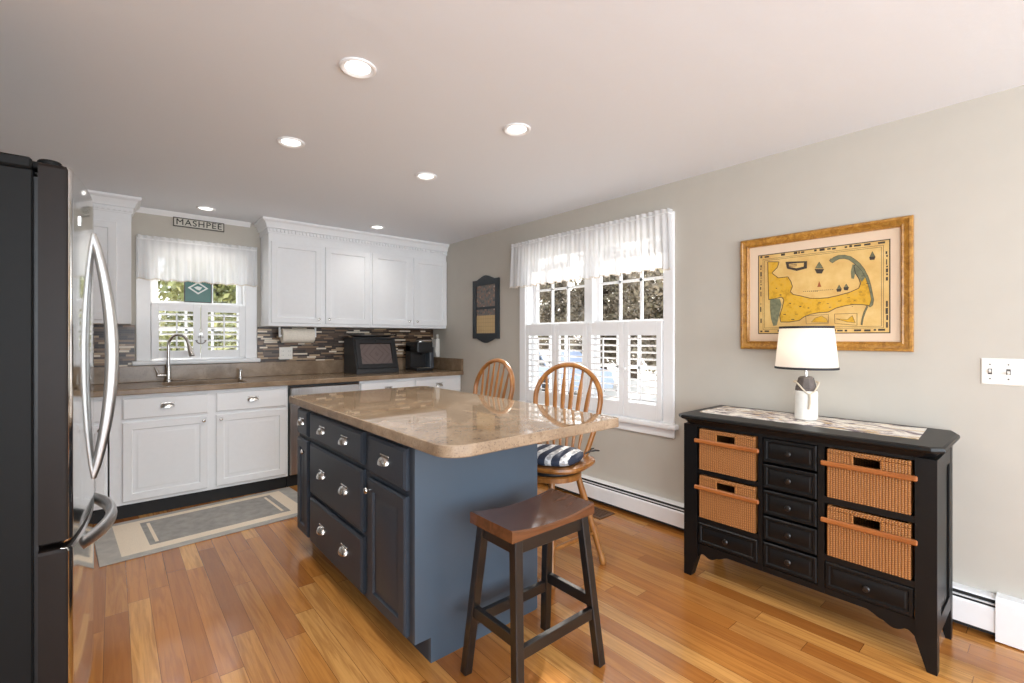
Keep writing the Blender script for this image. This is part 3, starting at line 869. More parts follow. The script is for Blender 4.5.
o = slab('island_countertop', [M['granite'], M['granite_edge']], rounded([(-2.053, -1.73, .012), (-2.053, -3.535, .095), (-1.145, -3.535, .02), (-1.095, -1.73, .07)]), .872, .914)
for p in o.data.polygons: p.material_index = 0 if p.normal.z > .95 else 1
tag(o, 'polished brown granite top overhanging the blue island', 'worktop')

# ---------------------------------------------------------------- saddle stool
sx, sy = -1.645, -3.502
t = thing('saddle_stool', 'dark wooden saddle seat stool with black legs beside the island', 'stool', (sx, sy, 0))
m = MB()
nx, L, Dp, zt = 18, .212, .122, .622
rings = []
for i in range(nx + 1):
    u = -1 + 2 * i / nx
    x = sx + L * u
    top = zt - .021 * (1 - u * u)
    bot = zt - .043
    d = Dp
    rings.append([Vector((x, sy - d, bot)), Vector((x, sy - d, top - .005)), Vector((x, sy - d + .005, top)), Vector((x, sy, top - .001)), Vector((x, sy + d - .005, top)), Vector((x, sy + d, top - .005)), Vector((x, sy + d, bot))])
m.loops(rings); m.build('seat', M['stool_seat'], t)
zb = zt - .043
legp = {}
for a in (-1, 1):
    for b in (-1, 1):
        m = MB()
        p0 = Vector((sx + a * .170, sy + b * .092, zb)); p1 = Vector((sx + a * .210, sy + b * .150, .004))
        legp[a, b] = (p0, p1)
        m.bar(p0, p1, .036, .036, .034, .034, up=(0, 1, 0), bev=.003)
        l = m.build('leg', M['stool_leg'], t)
        m = MB(); m.lathe((p1.x, p1.y, .0), [(.009, 0), (.009, .006)], 10); m.build('foot_glide', M['plate'], l)
def at_h(k, z): p0, p1 = legp[k]; return p0.lerp(p1, (p0.z - z) / (p0.z - p1.z))
for a, b, z, h in (((-1, -1), (1, -1), zb - .03, .05), ((-1, 1), (1, 1), zb - .03, .05), ((-1, -1), (-1, 1), zb - .03, .05), ((1, -1), (1, 1), zb - .03, .05)):
    m = MB(); p, q = at_h(a, z), at_h(b, z); m.bar(p, q, .02, h, up=(0, 0, 1), bev=.002); m.build('apron', M['stool_leg'], t)
for a, b, z in (((-1, -1), (1, -1), .205), ((-1, 1), (1, 1), .205), ((-1, -1), (-1, 1), .245), ((1, -1), (1, 1), .245)):
    m = MB(); p, q = at_h(a, z), at_h(b, z); m.bar(p, q, .022, .042, up=(0, 0, 1), bev=.002); m.build('stretcher', M['stool_leg'], t)

# ---------------------------------------------------------------- bow-back swivel chairs (face -X, then turned)
def make_chair(label, group):
    t = thing('swivel_chair', label, 'chair', (0, 0, 0), group)
    o = M['chair_oak']
    zs = .588
    out = []
    for i in range(40):
        a = 2 * PI * i / 40
        c, s = math.cos(a), math.sin(a)
        e = .62
        x = .205 * abs(c) ** e * (1 if c > 0 else -1); y = .222 * abs(s) ** e * (1 if s > 0 else -1)
        y *= 1 + .06 * x / .2
        out.append((x, y))
    m = MB()
    def rg(k, z): return [Vector((x * k, y * k, z)) for x, y in out]
    m.loops([rg(.86, zs - .036), rg(.97, zs - .028), rg(1, zs - .016), rg(.985, zs - .004), rg(.9, zs), rg(.6, zs - .010), rg(.2, zs - .014)])
    m.build('seat', o, t)
    # bow
    def bow(tt):   # tt -1..1 along the arch
        a = tt * PI / 2
        w = math.sin(a)
        # height profile
        if abs(tt) < .62:
            b = tt / .62 * (PI / 2)
            y = .212 * math.sin(b); z = .90 + .205 * math.cos(b)
        else:
            k = (abs(tt) - .62) / .38
            y = (.212 - .072 * k ** 1.5) * (1 if tt > 0 else -1); z = .90 - k * (.90 - zs + .012)
        x = .155 + (z - zs) * .21
        return Vector((x, y, z))
    path = [bow(-1 + 2 * i / 48) for i in range(49)]
    m = MB(); m.tube(path, [(.0185, .0150)] * 49, 12, up=(1, 0, .2)); m.build('bow', o, t)
    for i in range(6):
        u = -1 + 2 * i / 5
        yb = u * .095
        yt = u * .150
        # find the bow height at yt
        zt = .90 + .205 * math.sqrt(max(0, 1 - (yt / .212) ** 2)) - .008
        pth, rad = [], []
        for k, (f_, rx, ry) in enumerate([(0, .008, .008), (.12, .0085, .0085), (.3, .008, .010), (.48, .0065, .0135), (.66, .0055, .0155), (.78, .0055, .0135), (.88, .006, .0085), (1, .007, .0075)]):
            z = zs - .012 + (zt - zs + .012) * f_
            pth.append(Vector((.155 + (z - zs) * .21, yb + (yt - yb) * f_, z))); rad.append((rx, ry))
        m = MB(); m.tube(pth, rad, 10, up=(1, 0, .2)); m.build('spindle', o, t)
    m = MB(); m.lathe((0, 0, 0), [(.15, zs - .062), (.155, zs - .056), (.155, zs - .044), (.12, zs - .037)], 28); m.build('swivel_plate', M['black'], t)
    m = MB(); m.lathe((0, 0, 0), [(.15, zs - .1), (.168, zs - .094), (.168, zs - .07), (.16, zs - .063)], 28); m.build('swivel_ring', o, t)
    # legs are square to the island whichever way the seat is turned
    return t
def chair_base(t, rot):
    o = M['chair_oak']
    zs = .588
    R = Matrix.Rotation(-rot, 3, 'Z')
    tips = {}
    for a in (-1, 1):
        for b in (-1, 1):
            p0, p1 = R @ Vector((a * .105, b * .105, zs - .1)), R @ Vector((a * .205, b * .205, .0))
            tips[a, b] = (p0, p1)
            fr_ = [0, .1, .3, .55, .62, .7, .9, .93, .97, 1]
            rd = [.016, .018, .020, .018, .0205, .017, .0145, .018, .019, .014]
            m = MB(); m.tube([p0.lerp(p1, q) for q in fr_], rd, 12); m.build('leg', o, t)
    def ah(k, z): p0, p1 = tips[k]; return p0.lerp(p1, (p0.z - z) / p0.z)
    for a, b, z in (((-1, -1), (1, -1), .175), ((-1, 1), (1, 1), .175), ((-1, -1), (-1, 1), .215), ((1, -1), (1, 1), .215)):
        p, q = ah(a, z), ah(b, z)
        m = MB(); m.tube([p, p.lerp(q, .25), p.lerp(q, .5), p.lerp(q, .75), q], [.008, .011, .0135, .011, .008], 10); m.build('stretcher', o, t)
def place(t, x, y, rot):
    t.location = (x, y, 0); t.rotation_euler = (0, 0, rot)
ROT1 = math.radians(20)
c1 = make_chair('bow-back oak swivel chair with a sun-striped cushion, turned towards the stool', 'bow-back swivel chairs')
chair_base(c1, ROT1)
C1 = (-.98, -2.938)
place(c1, *C1, ROT1)
c2 = make_chair('bow-back oak swivel chair farther along the island, nearest the sink wall', 'bow-back swivel chairs')
chair_base(c2, 0)
place(c2, -.985, -2.125, 0)
# cushion on the nearer chair
m = MB(); rings = []
out = []
for i in range(36):
    a = 2 * PI * i / 36; c, s = math.cos(a), math.sin(a)
    out.append((.165 * abs(c) ** .7 * (1 if c > 0 else -1), .178 * abs(s) ** .7 * (1 if s > 0 else -1)))
for k, z in ((.82, .0), (.95, .006), (1, .02), (.985, .034), (.9, .047), (.7, .055), (.4, .058), (.1, .056)):
    rings.append([Vector((x * k - .02, y * k, z)) for x, y in out])
m.loops(rings)
cu = m.build('seat_cushion', M['cushion'], shift=False)
tag(cu, 'navy cushion with painted-on sun stripes on the nearer bow-back chair', 'cushion')
m = MB()
for s in (-1, 1):
    m = MB(); m.tube([(.13, s * .15, .015), (.15, s * .175, .028), (.165, s * .20, .034), (.19, s * .215, .028)], [.004, .005, .006, .004], 8)
    m.tube([(.145, s * .17, .022), (.17, s * .17, .036), (.185, s * .185, .04)], [.004, .005, .003], 8)
    m.build('tie', M['black'], cu)
cu.location = (*C1, .5885); cu.rotation_euler = (0, 0, ROT1)

# ---------------------------------------------------------------- black console with baskets
CX0, CX1 = -.52, -.15          # front face, back
Y0, Y1 = 3.488, 4.513          # in u = -y
t = thing('console_cabinet', 'black console cabinet with wicker baskets and small drawers under the map', 'cabinet', (-.3, -4.005, 0))
K = M['console']
def cb(name, boxes, mat=K, bev=.0, parent=None):
    m = MB()
    for b in boxes: m.box(*b, bev=bev, fr=sf)
    return m.build(name, mat, parent or t)
d_f, d_b = .52, .15            # depth along -X from the wall
# top with clipped front corners and an ogee edge below
def top_outline(o):
    a, b, fz = Y0 - .03 - o, Y1 + .014 + o, d_f + .018 + o
    return [(a, .04), (b - .03, .04), (b, .13), (b, fz - .035), (b - .035, fz), (a + .035, fz), (a, fz - .035)]
m = MB()
def tr(o, z): return [Vector((-d, -u, z)) for u, d in top_outline(o)]
m.loops([tr(-.028, .808), tr(-.018, .822), tr(-.012, .832), tr(.004, .838), tr(.008, .846), tr(.006, .856), tr(-.002, .86)])
m.build('top', K, t)
# legs / posts
def post(u0, u1, d0, d1, front, left):
    m = MB()
    zsh = .115
    foot = .021
    if left: prof = [(u0, .81), (u0, 0), (u1 - foot - .014, 0), (u1, zsh), (u1, .81)]
    else: prof = [(u0, .81), (u0, zsh), (u0 + foot + .014, 0), (u1, 0), (u1, .81)]
    m.prism(prof, sf, d0, d1)
    m.build('leg', K, t)
post(Y0, 3.562, .475, .52, True, True); post(4.448, Y1, .475, .52, True, False)
post(Y0, 3.55, .15, .19, False, True); post(4.46, Y1, .15, .19, False, False)
# side panels (framed) and back, inside lining
for a, b, s in ((Y0 + .008, Y0 + .022, -1), (Y1 - .022, Y1 - .008, 1)):
    m = MB()
    e = Y0 if s < 0 else Y1
    m.box(a, b, .13, .808, .19, .475, fr=sf)
    m.box(e - s * .006, e - s * .001, .13, .19, .19, .475, fr=sf); m.box(e - s * .006, e - s * .001, .75, .808, .19, .475, fr=sf)
    m.box(e - s * .006, e - s * .001, .19, .75, .19, .22, fr=sf); m.box(e - s * .006, e - s * .001, .19, .75, .43, .475, fr=sf)
    m.build('side_panel', K, t)
cb('back_panel', [(Y0 + .02, Y1 - .02, .15, .808, .155, .165)], M['console_dark'])
cl = [(3.562, 3.868), (3.888, 4.118), (4.144, 4.448)]
fz0, fz1 = .475, .512
m = MB()
B = lambda a, b, c, e, x=fz0, y=fz1: m.box(a, b, c, e, x, y, fr=sf)
B(3.562, 4.448, .797, .81); B(3.868, 3.888, .16, .797); B(4.118, 4.144, .16, .797)
B(3.562, 3.868, .555, .577); B(4.144, 4.448, .553, .580)
B(3.562, 3.868, .300, .325); B(4.144, 4.448, .302, .328)
for a, b in ((3.868, 3.888), (4.118, 4.144)): B(a, b, .16, .797, .165, fz0)
for a, b in (cl[0], cl[2]):
    for z in (.555, .303): B(a, b, z, z + .018, .165, fz0)
m.build('face_frame', K, t)
# scalloped skirt
sk = []
N = 80
for i in range(N + 1):
    u = 3.562 + (4.448 - 3.562) * i / N
    e = min(u - 3.562, 4.448 - u)
    if e < .03: z = .112 + .02 * math.sin(e / .03 * PI / 2) 
    elif e < .10: z = .132 - .016 * math.sin((e - .03) / .07 * PI)
    elif e < .16: z = .132 + .022 * (1 - math.cos((e - .10) / .06 * PI)) / 2
    else: z = .154
    sk.append((u, z))
m = MB(); m.prism([(3.562, .182)] + sk + [(4.448, .182)], sf, .485, .508); m.build('skirt', K, t)
CDR = [(0, 0), (0, .008), (.003, .011), (.014, .011), (.018, .005), (.022, .005), (.028, .008)]
def cdraw(a, b, z0, z1):
    m = MB(); m.panel(sf, a, b, z0, z1, [(i, .505 + d) for i, d in CDR]); m.box(a + .01, b - .01, z0 + .005, z1 - .005, .2, .5055, fr=sf)
    d = m.build('drawer', K, t)
    m = MB(); m.lathe(sf((a + b) / 2, (z0 + z1) / 2, .512), [(.006, 0), (.006, .008), (.012, .013), (.0135, .018), (.010, .023), (.003, .0245)], 14, (-1, 0, 0)); m.build('knob', M['stool_leg'], d)
cdraw(3.566, 3.864, .188, .296); cdraw(4.148, 4.444, .186, .298)
for i in range(5): cdraw(3.892, 4.114, .682 - i * .1235, .682 - i * .1235 + .112)
# baskets
def basket(a, b, z0, z1, label):
    t = thing('wicker_basket', label, 'basket', tuple(sf((a + b) / 2, z0, .35)), 'wicker baskets in the black console')
    a += .012; b -= .012
    fo, fi = .520, .508
    h0, h1 = z1 - .052, z1 - .018       # handle slot
    c = (a + b) / 2; w = .045
    m = MB()
    fr2 = sf
    m.box(a, b, z0, h0, fi, fo, fr=sf); m.box(a, c - w, h0, h1, fi, fo, fr=sf); m.box(c + w, b, h0, h1, fi, fo, fr=sf); m.box(a, b, h1, z1, fi, fo, bev=.003, fr=sf)
    for s in (a, b - .01): m.box(s, s + .01, z0, z1, .18, fi, fr=sf)
    m.box(a + .01, b - .01, z0, z1, .18, .192, fr=sf); m.box(a + .01, b - .01, z0, z0 + .008, .192, fi, fr=sf)
    m.build('woven_body', M['wicker'], t)
    m = MB(); m.ring(sf, c - w, c + w, h0, h1, [(0, fi - .001), (0, fo + .002), (-.006, fo + .004), (-.008, fo - .001)]); m.build('handle_rim', M['wicker'], t)
    m = MB(); m.box(a - .022, b + .022, z1 - .073, z1 - .052, fo + .002, fo + .016, bev=.004, fr=sf); m.build('wooden_rail', M['bar_wood'], t)
basket(*cl[0], .580, .792, 'wicker basket in the top left opening of the black console')
basket(*cl[0], .328, .548, 'wicker basket in the lower left opening of the black console')
basket(*cl[2], .583, .792, 'wicker basket in the top right opening of the black console')
basket(*cl[2], .331, .546, 'wicker basket in the lower right opening of the black console')
# runner
m = MB()
NU, NV = 40, 8
rings = []
for i in range(NU + 1):
    u = 3.505 + (4.43 - 3.505) * i / NU
    rings.append([Vector((-(.08 + (.40 - .08) * j / NV), -(u + .02 * (j / NV - .5) * (i / NU)), .8615 + .0012 * math.sin(u * 40 + j))) for j in range(NV + 1)])
m.loops(rings, False, False, closed=False)
bmesh.ops.recalc_face_normals(m.bm, faces=m.bm.faces)
bmesh.ops.solidify(m.bm, geom=list(m.bm.faces), thickness=.002)
for v in m.bm.verts: v.co.z = max(v.co.z, .8603)
tag(m.build('table_runner', M['runner']), 'cream table runner with grey and gold brushstroke print on the black console', 'table runner')
# lamp
lx, ly = -.235, -3.985
t = thing('table_lamp', 'table lamp with white bottle-shaped base and white drum shade', 'lamp', (lx, ly, .865))
z0 = .8655
m = MB(); m.lathe((lx, ly, 0), [(.047, z0), (.05, z0 + .006), (.05, z0 + .135), (.047, z0 + .142)], 28); m.build('base', M['ceramic'], t)
m = MB()
rings = []
for z, a, b in ((z0 + .139, .047, .047), (z0 + .16, .046, .046), (z0 + .165, .043, .043), (z0 + .205, .032, .034), (z0 + .213, .024, .026)):
    rings.append([Vector((lx + a * math.cos(2 * PI * k / 10), ly + b * math.sin(2 * PI * k / 10), z)) for k in range(10)])
m.loops(rings); m.build('wood_neck', M['drift'], t, sharp=20)
m = MB()
pts = []
for i in range(28):
    a = 2 * PI * i / 28
    hang = max(0, math.cos(a - math.radians(215))) ** 3
    pts.append((lx + .053 * math.cos(a), ly + .053 * math.sin(a), z0 + .185 - .055 * hang))
m.tube(pts, .004, 8, closed=True)
q = Vector((lx + .056 * math.cos(math.radians(215)), ly + .056 * math.sin(math.radians(215)), 0))
m.tube([q + Vector((0, 0, z0 + .13)), q + Vector((0, 0, z0 + .08))], [.006, .007], 8); m.tube([q + Vector((0, 0, z0 + .09)), q + Vector((-.003, .004, z0 + .055))], [.004, .007], 8)
m.build('rope_tie', M['rope'], t)
m = MB(); m.tube([(lx, ly, z0 + .21), (lx, ly, z0 + .30)], .006, 10); m.lathe((lx, ly, 0), [(.014, z0 + .27), (.014, z0 + .31)], 14); m.build('stem', M['nickel'], t)
zA, zB, rA, rB = 1.117, 1.318, .137, .117
m = MB(); m.lathe((lx, ly, 0), [(rA, zA), (rB, zB)], 40, cap0=False, cap1=False); m.build('lamp_shade', M['shade'], t, recalc=False)
m = MB()
for r, z in ((rA, zA), (rB, zB)):
    m.lathe((lx, ly, 0), [(r + .0015, z - .001), (r + .0015, z + .010), (r - .0015, z + .010), (r - .0015, z - .001), (r + .0015, z - .001)], 40, cap0=False, cap1=False)
m.build('shade_trim', M['shade_rim'], t)
m = MB(); m.sphere((lx, ly, 1.21), .03, (1, 1, 1.25)); b = m.build('bulb', M['bulb'], t)
l = light('table_lamp_glow', 'POINT', (lx, ly, 1.235), (lx, ly, 0), .5, (1, .84, .66), shadow_soft_size=.05)
b.visible_shadow = True

# ---------------------------------------------------------------- things on the right wall
MP = {}
MP['frame'] = [(3.671, 1.746), (4.27, 1.742), (4.27, 1.298), (3.673, 1.303)]
MP['inner'] = [(3.709, 1.713), (4.234, 1.709), (4.234, 1.325), (3.711, 1.332)]
MP['land'] = [(3.777, 1.7), (3.769, 1.67), (3.739, 1.641), (3.773, 1.61), (3.823, 1.611), (3.839, 1.581), (3.846, 1.554), (3.835, 1.528), (3.849, 1.511), (3.887, 1.5), (3.934, 1.484), (3.979, 1.481), (4.016, 1.482), (4.059, 1.49), (4.115, 1.505), (4.149, 1.521), (4.157, 1.544), (4.15, 1.569), (4.135, 1.599), (4.129, 1.636), (4.139, 1.647), (4.156, 1.641), (4.172, 1.615), (4.187, 1.574), (4.198, 1.533), (4.205, 1.492), (4.209, 1.456), (4.195, 1.429), (4.169, 1.437), (4.129, 1.441), (4.087, 1.435), (4.052, 1.426), (4.016, 1.406), (3.972, 1.405), (3.934, 1.398), (3.903, 1.385), (3.879, 1.366), (3.831, 1.359), (3.786, 1.36), (3.78, 1.396), (3.794, 1.441), (3.802, 1.485), (3.79, 1.5), (3.756, 1.493), (3.722, 1.49), (3.717, 1.708)]
MP['hook'] = [(4.022, 1.675), (4.036, 1.662), (4.05, 1.672), (4.065, 1.679), (4.087, 1.679), (4.108, 1.67), (4.127, 1.651), (4.145, 1.632), (4.164, 1.604), (4.178, 1.57), (4.189, 1.532), (4.196, 1.496), (4.201, 1.461), (4.196, 1.44), (4.191, 1.428), (4.196, 1.423), (4.207, 1.433), (4.211, 1.46), (4.205, 1.497), (4.199, 1.534), (4.189, 1.575), (4.174, 1.611), (4.156, 1.644), (4.137, 1.666), (4.115, 1.686), (4.088, 1.697), (4.061, 1.699), (4.04, 1.691), (4.033, 1.684), (4.028, 1.686)]
MP['arm'] = [(4.123, 1.645), (4.142, 1.639), (4.162, 1.612), (4.177, 1.575), (4.162, 1.552), (4.145, 1.582), (4.134, 1.595), (4.129, 1.57), (4.118, 1.574), (4.116, 1.609)]
MP['spit'] = [(4.182, 1.43), (4.187, 1.425), (4.177, 1.398), (4.168, 1.366), (4.164, 1.334), (4.158, 1.338), (4.162, 1.366), (4.169, 1.398)]
MP['isl'] = [(3.73, 1.49), (3.781, 1.491), (3.79, 1.459), (3.777, 1.396), (3.765, 1.342), (3.747, 1.338), (3.735, 1.379), (3.729, 1.444)]
MP['cart'] = [(3.81, 1.696), (3.918, 1.687), (3.917, 1.648), (3.867, 1.639), (3.819, 1.657)]
MP['cart2'] = [(3.827, 1.685), (3.903, 1.68), (3.901, 1.659), (3.867, 1.654), (3.829, 1.666)]
MP['ship1'] = [(3.953, 1.64), (3.998, 1.635), (3.987, 1.612), (3.964, 1.615)]
MP['sail1'] = [(3.957, 1.644), (3.975, 1.676), (3.994, 1.639)]
MP['ship2'] = [(4.052, 1.524), (4.077, 1.526), (4.073, 1.51), (4.056, 1.51)]
MP['sail2'] = [(4.056, 1.524), (4.065, 1.546), (4.075, 1.525)]
MP['ship3'] = [(4.084, 1.53), (4.108, 1.53), (4.103, 1.514), (4.087, 1.516)]
MP['sail3'] = [(4.087, 1.53), (4.096, 1.548), (4.105, 1.531)]
MP['ship4'] = [(4.192, 1.673), (4.218, 1.672), (4.213, 1.657), (4.195, 1.658)]
MP['sail4'] = [(4.195, 1.673), (4.205, 1.699), (4.216, 1.672)]
MP['comp'] = [(3.966, 1.542), (3.975, 1.573), (3.985, 1.542)]
MP['ins1'] = [(3.911, 1.39), (4.017, 1.394), (4.017, 1.347), (3.914, 1.346)]
MP['ins2'] = [(4.045, 1.395), (4.142, 1.395), (4.142, 1.334), (4.046, 1.346)]
MP['il1'] = [(3.938, 1.356), (3.957, 1.377), (3.987, 1.387), (4.009, 1.371), (4.015, 1.352)]
MP['il2'] = [(4.052, 1.37), (4.101, 1.364), (4.122, 1.384), (4.135, 1.347), (4.101, 1.352)]

t = thing('framed_map', 'gold framed antique style map hanging above the black console', 'picture', (-.02, -3.966, 1.205))
m = MB()
m.ring(sf, 3.569, 4.363, 1.205, 1.847, [(0, .001), (0, .022), (.004, .028), (.012, .03), (.018, .024), (.034, .02), (.040, .024), (.046, .018), (.047, .006), (.047, .001)])
m.build('frame', M['gold'], t)
m = MB(); m.box(3.6, 4.33, 1.235, 1.815, .002, .006, fr=sf); m.build('mat_board', M['mat_board'], t)
m = MB(); D = .0065
def fl(key, mi, d, th=.0004):
    m.mi = mi; m.prism(MP[key], sf, .006, d)
m.mi = 2; m.box(3.664, 4.276, 1.293, 1.751, .006, .0066, fr=sf)
m.mi = 0; m.box(3.669, 4.271, 1.298, 1.746, .006, .0070, fr=sf)
# border ornaments: broken dark dashes between two rules
m.mi = 2
rb = random.Random(4)
def rule(a, b, c, e, w=.0016): m.box(min(a, b) - w / 2, max(a, b) + w / 2, min(c, e) - w / 2, max(c, e) + w / 2, .006, .0073, fr=sf)
for q in (.022, .030):
    rule(3.669 + q, 4.271 - q, 1.298 + q, 1.298 + q); rule(3.669 + q, 4.271 - q, 1.746 - q, 1.746 - q); rule(3.669 + q, 3.669 + q, 1.298 + q, 1.746 - q); rule(4.271 - q, 4.271 - q, 1.298 + q, 1.746 - q)
u = 3.676
while u < 4.258:
    w = rb.uniform(.006, .03)
    for z in (1.304, 1.733): 
        if rb.random() < .7: m.box(u, u + w, z + rb.uniform(-.001, .002), z + rb.uniform(.008, .012), .006, .0073, fr=sf)
    u += w + rb.uniform(.004, .014)
z = 1.32
while z < 1.72:
    w = rb.uniform(.006, .03)
    for u in (3.675, 4.257):
        if rb.random() < .75: m.box(u + rb.uniform(0, .003), u + rb.uniform(.006, .010), z, z + w, .006, .0073, fr=sf)
    z += w + rb.uniform(.004, .012)
def outline(key, d, w=.0034):
    P = MP[key]
    m.mi = 2
    for i in range(len(P)):
        a, b = P[i], P[(i + 1) % len(P)]
        m.bar(sf(*a, d), sf(*b, d), w, .0006, up=(-1, 0, 0))
fl('land', 1, .0076); outline('land', .0077)
fl('arm', 3, .0079); fl('hook', 3, .0081); outline('hook', .0082, .0016)
fl('isl', 3, .0080); fl('spit', 3, .0079); outline('spit', .008, .0014)
fl('cart', 2, .0078); fl('cart2', 0, .0082)
for zz in (1.668, 1.676, 1.684): m.mi = 2; m.box(3.815, 3.868, zz - .0022, zz + .0012, .006, .0085, fr=sf)
for s in '1234':
    fl('ship' + s, 2, .0076); fl('sail' + s, 3, .0076); outline('sail' + s, .0077, .0014)
fl('comp', 4, .0077)
for s in '12':
    outline('ins' + s, .0077, .0016); fl('il' + s, 1, .0077); outline('il' + s, .0078, .0014)
# little marks of places over the yellow land
m.mi = 2
lu = [(3.80, 1.40), (3.83, 1.46), (3.88, 1.44), (3.92, 1.43), (3.97, 1.455), (4.01, 1.45), (4.06, 1.46), (4.10, 1.475), (4.13, 1.46), (4.15, 1.50), (4.18, 1.54), (4.16, 1.58), (3.86, 1.40), (3.78, 1.51), (3.76, 1.55), (4.02, 1.43), (4.12, 1.43), (3.84, 1.37)]
for a, b in lu: m.box(a, a + rb.uniform(.005, .016), b, b + rb.uniform(.002, .005), .006, .0081, fr=sf)
# faint lettering strokes across the bay
for i in range(16):
    a = 3.90 + i * .009; m.box(a, a + .004, 1.522 - .0006 * i * (i < 8), 1.525, .006, .0074, fr=sf)
m.build('map_print', [M['paper'], M['land'], M['ink'], M['sea_grey'], M['red_ink']], t, sharp=10)

t = thing('wall_calendar_frame', 'dark scalloped frame with a picture above a tan page left of the wide window', 'picture', (-.012, -1.04, 1.23))
um, uM = .828, 1.258
fr3 = sf
def arch(base, s):
    P = []
    for i in range(25):
        f_ = i / 24; e = min(f_, 1 - f_)
        h = 0 if e < .16 else (.02 * (1 - math.cos(min((e - .16) / .14, 1) * PI)) / 2 + (.022 * math.sin((e - .3) / .2 * PI / 2) if e > .3 else 0))
        P.append((um + (uM - um) * f_, base + s * h))
    return P
m = MB()
z0, z1 = 1.262, 1.858
m.prism(arch(z1, 1) + [(uM, z1 - .055), (um, z1 - .055)], fr3, .002, .02)
m.prism([(um, z0 + .055), (uM, z0 + .055)] + arch(z0, -1)[::-1], fr3, .002, .02)
m.box(um, um + .055, z0 + .054, z1 - .054, .002, .02, fr=fr3); m.box(uM - .055, uM, z0 + .054, z1 - .054, .002, .02, fr=fr3)
zm = 1.572
m.box(um + .05, uM - .05, zm - .012, zm + .012, .002, .018, fr=fr3)
m.build('frame', M['cal_frame'], t)
m = MB(); m.box(um + .05, uM - .05, zm + .01, z1 - .05, .003, .008, fr=fr3); m.build('picture', M['cal_pic'], t)
m = MB(); m.box(um + .05, uM - .05, z0 + .05, zm - .01, .003, .008, fr=fr3); m.build('page', M['cal_page'], t)
m = MB(); m.box(um + .05, uM - .05, zm - .075, zm - .01, .003, .0095, fr=fr3); m.build('header_strip', M['cal_pic'], t)

# sign above the sink window
t = thing('wall_sign', 'small framed town name sign above the sink window', 'sign', (-2.309, -.01, 2.205))
m = MB(); m.box(-2.487, -2.131, 2.211, 2.275, .002, .010, fr=bf); m.build('board', M['sign_light'], t)
m = MB(); m.ring(bf, -2.493, -2.125, 2.205, 2.281, [(0, .001), (0, .014), (.007, .014), (.007, .009)]); m.build('border', M['sign_dark'], t)
cu_ = bpy.data.curves.new('sign_text', 'FONT'); cu_.body = 'MASHPEE'; cu_.size = .07; cu_.align_x = 'CENTER'; cu_.align_y = 'CENTER'; cu_.extrude = .002; cu_.space_character = 1.12
to = bpy.data.objects.new('tmp_text', cu_); COL.objects.link(to)
dg = bpy.context.evaluated_depsgraph_get(); me = bpy.data.meshes.new_from_object(to.evaluated_get(dg))
bpy.data.objects.remove(to); bpy.data.curves.remove(cu_)
me.materials.clear(); me.materials.append(M['sign_ink'])
xs = [v.co.x for v in me.vertices]; wd = max(xs) - min(xs)
for v in me.vertices:
    x, y, z = v.co
    v.co = Vector((x * .325 / wd, -.0118 - z - (-.01) - 0, y + 2.243 - 2.205))
lo_ = bpy.data.objects.new('lettering', me); COL.objects.link(lo_); lo_.parent = t

# baseboard heater along the right wall
t = thing('baseboard_heater', 'white baseboard radiator along the window wall', 'radiator', (-.035, -2.7, 0))
hu0, hu1 = .66, 4.64
m = MB(); m.prism([(.001, .012), (.001, .176), (.05, .176), (.058, .170), (.05, .1725), (.006, .172), (.006, .012)], FR((0, -hu0, 0), (-1, 0, 0), (0, 0, 1), (0, -1, 0)), 0, hu1 - hu0); m.build('back_plate', M['trim'], t)
m = MB(); m.prism([(.064, .036), (.064, .130), (.058, .138), (.056, .137), (.0605, .129), (.0605, .036)], FR((0, -hu0, 0), (-1, 0, 0), (0, 0, 1), (0, -1, 0)), 0, hu1 - hu0); m.build('front_panel', M['trim'], t)
m = MB(); m.prism([(.03, .150), (.060, .148), (.060, .1515), (.03, .1535)], FR((0, -hu0, 0), (-1, 0, 0), (0, 0, 1), (0, -1, 0)), 0, hu1 - hu0); m.build('damper', M['trim'], t)
m = MB(); m.box(hu0, hu1, .018, .168, .0065, .05, fr=sf); m.build('fins', M['radiator_dark'], t)
m = MB(); m.prism([(.001, .006), (.001, .186), (.054, .186), (.070, .172), (.070, .006)], FR((0, -hu1, 0), (-1, 0, 0), (0, 0, 1), (0, -1, 0)), -.005, .24); m.build('end_cap', M['trim'], t)

# wooden floor vent by the wall
t = thing('floor_register', 'dark wooden floor vent near the radiator', 'floor vent', (-.2, -2.6, 0))
m = MB(); m.ring(W, -.285, -.115, -2.72, -2.42, [(0, .0003), (0, .004), (.004, .006), (.022, .006), (.022, .0003)])
for i in range(7): m.box(-.263 + .0205 * i, -.253 + .0205 * i, -2.7, -2.44, .0003, .005)
m.build('grille', M['vent_wood'], t)
m = MB(); m.box(-.264, -.136, -2.699, -2.441, .0002, .001); m.build('dark_slot', M['radiator_dark'], t)

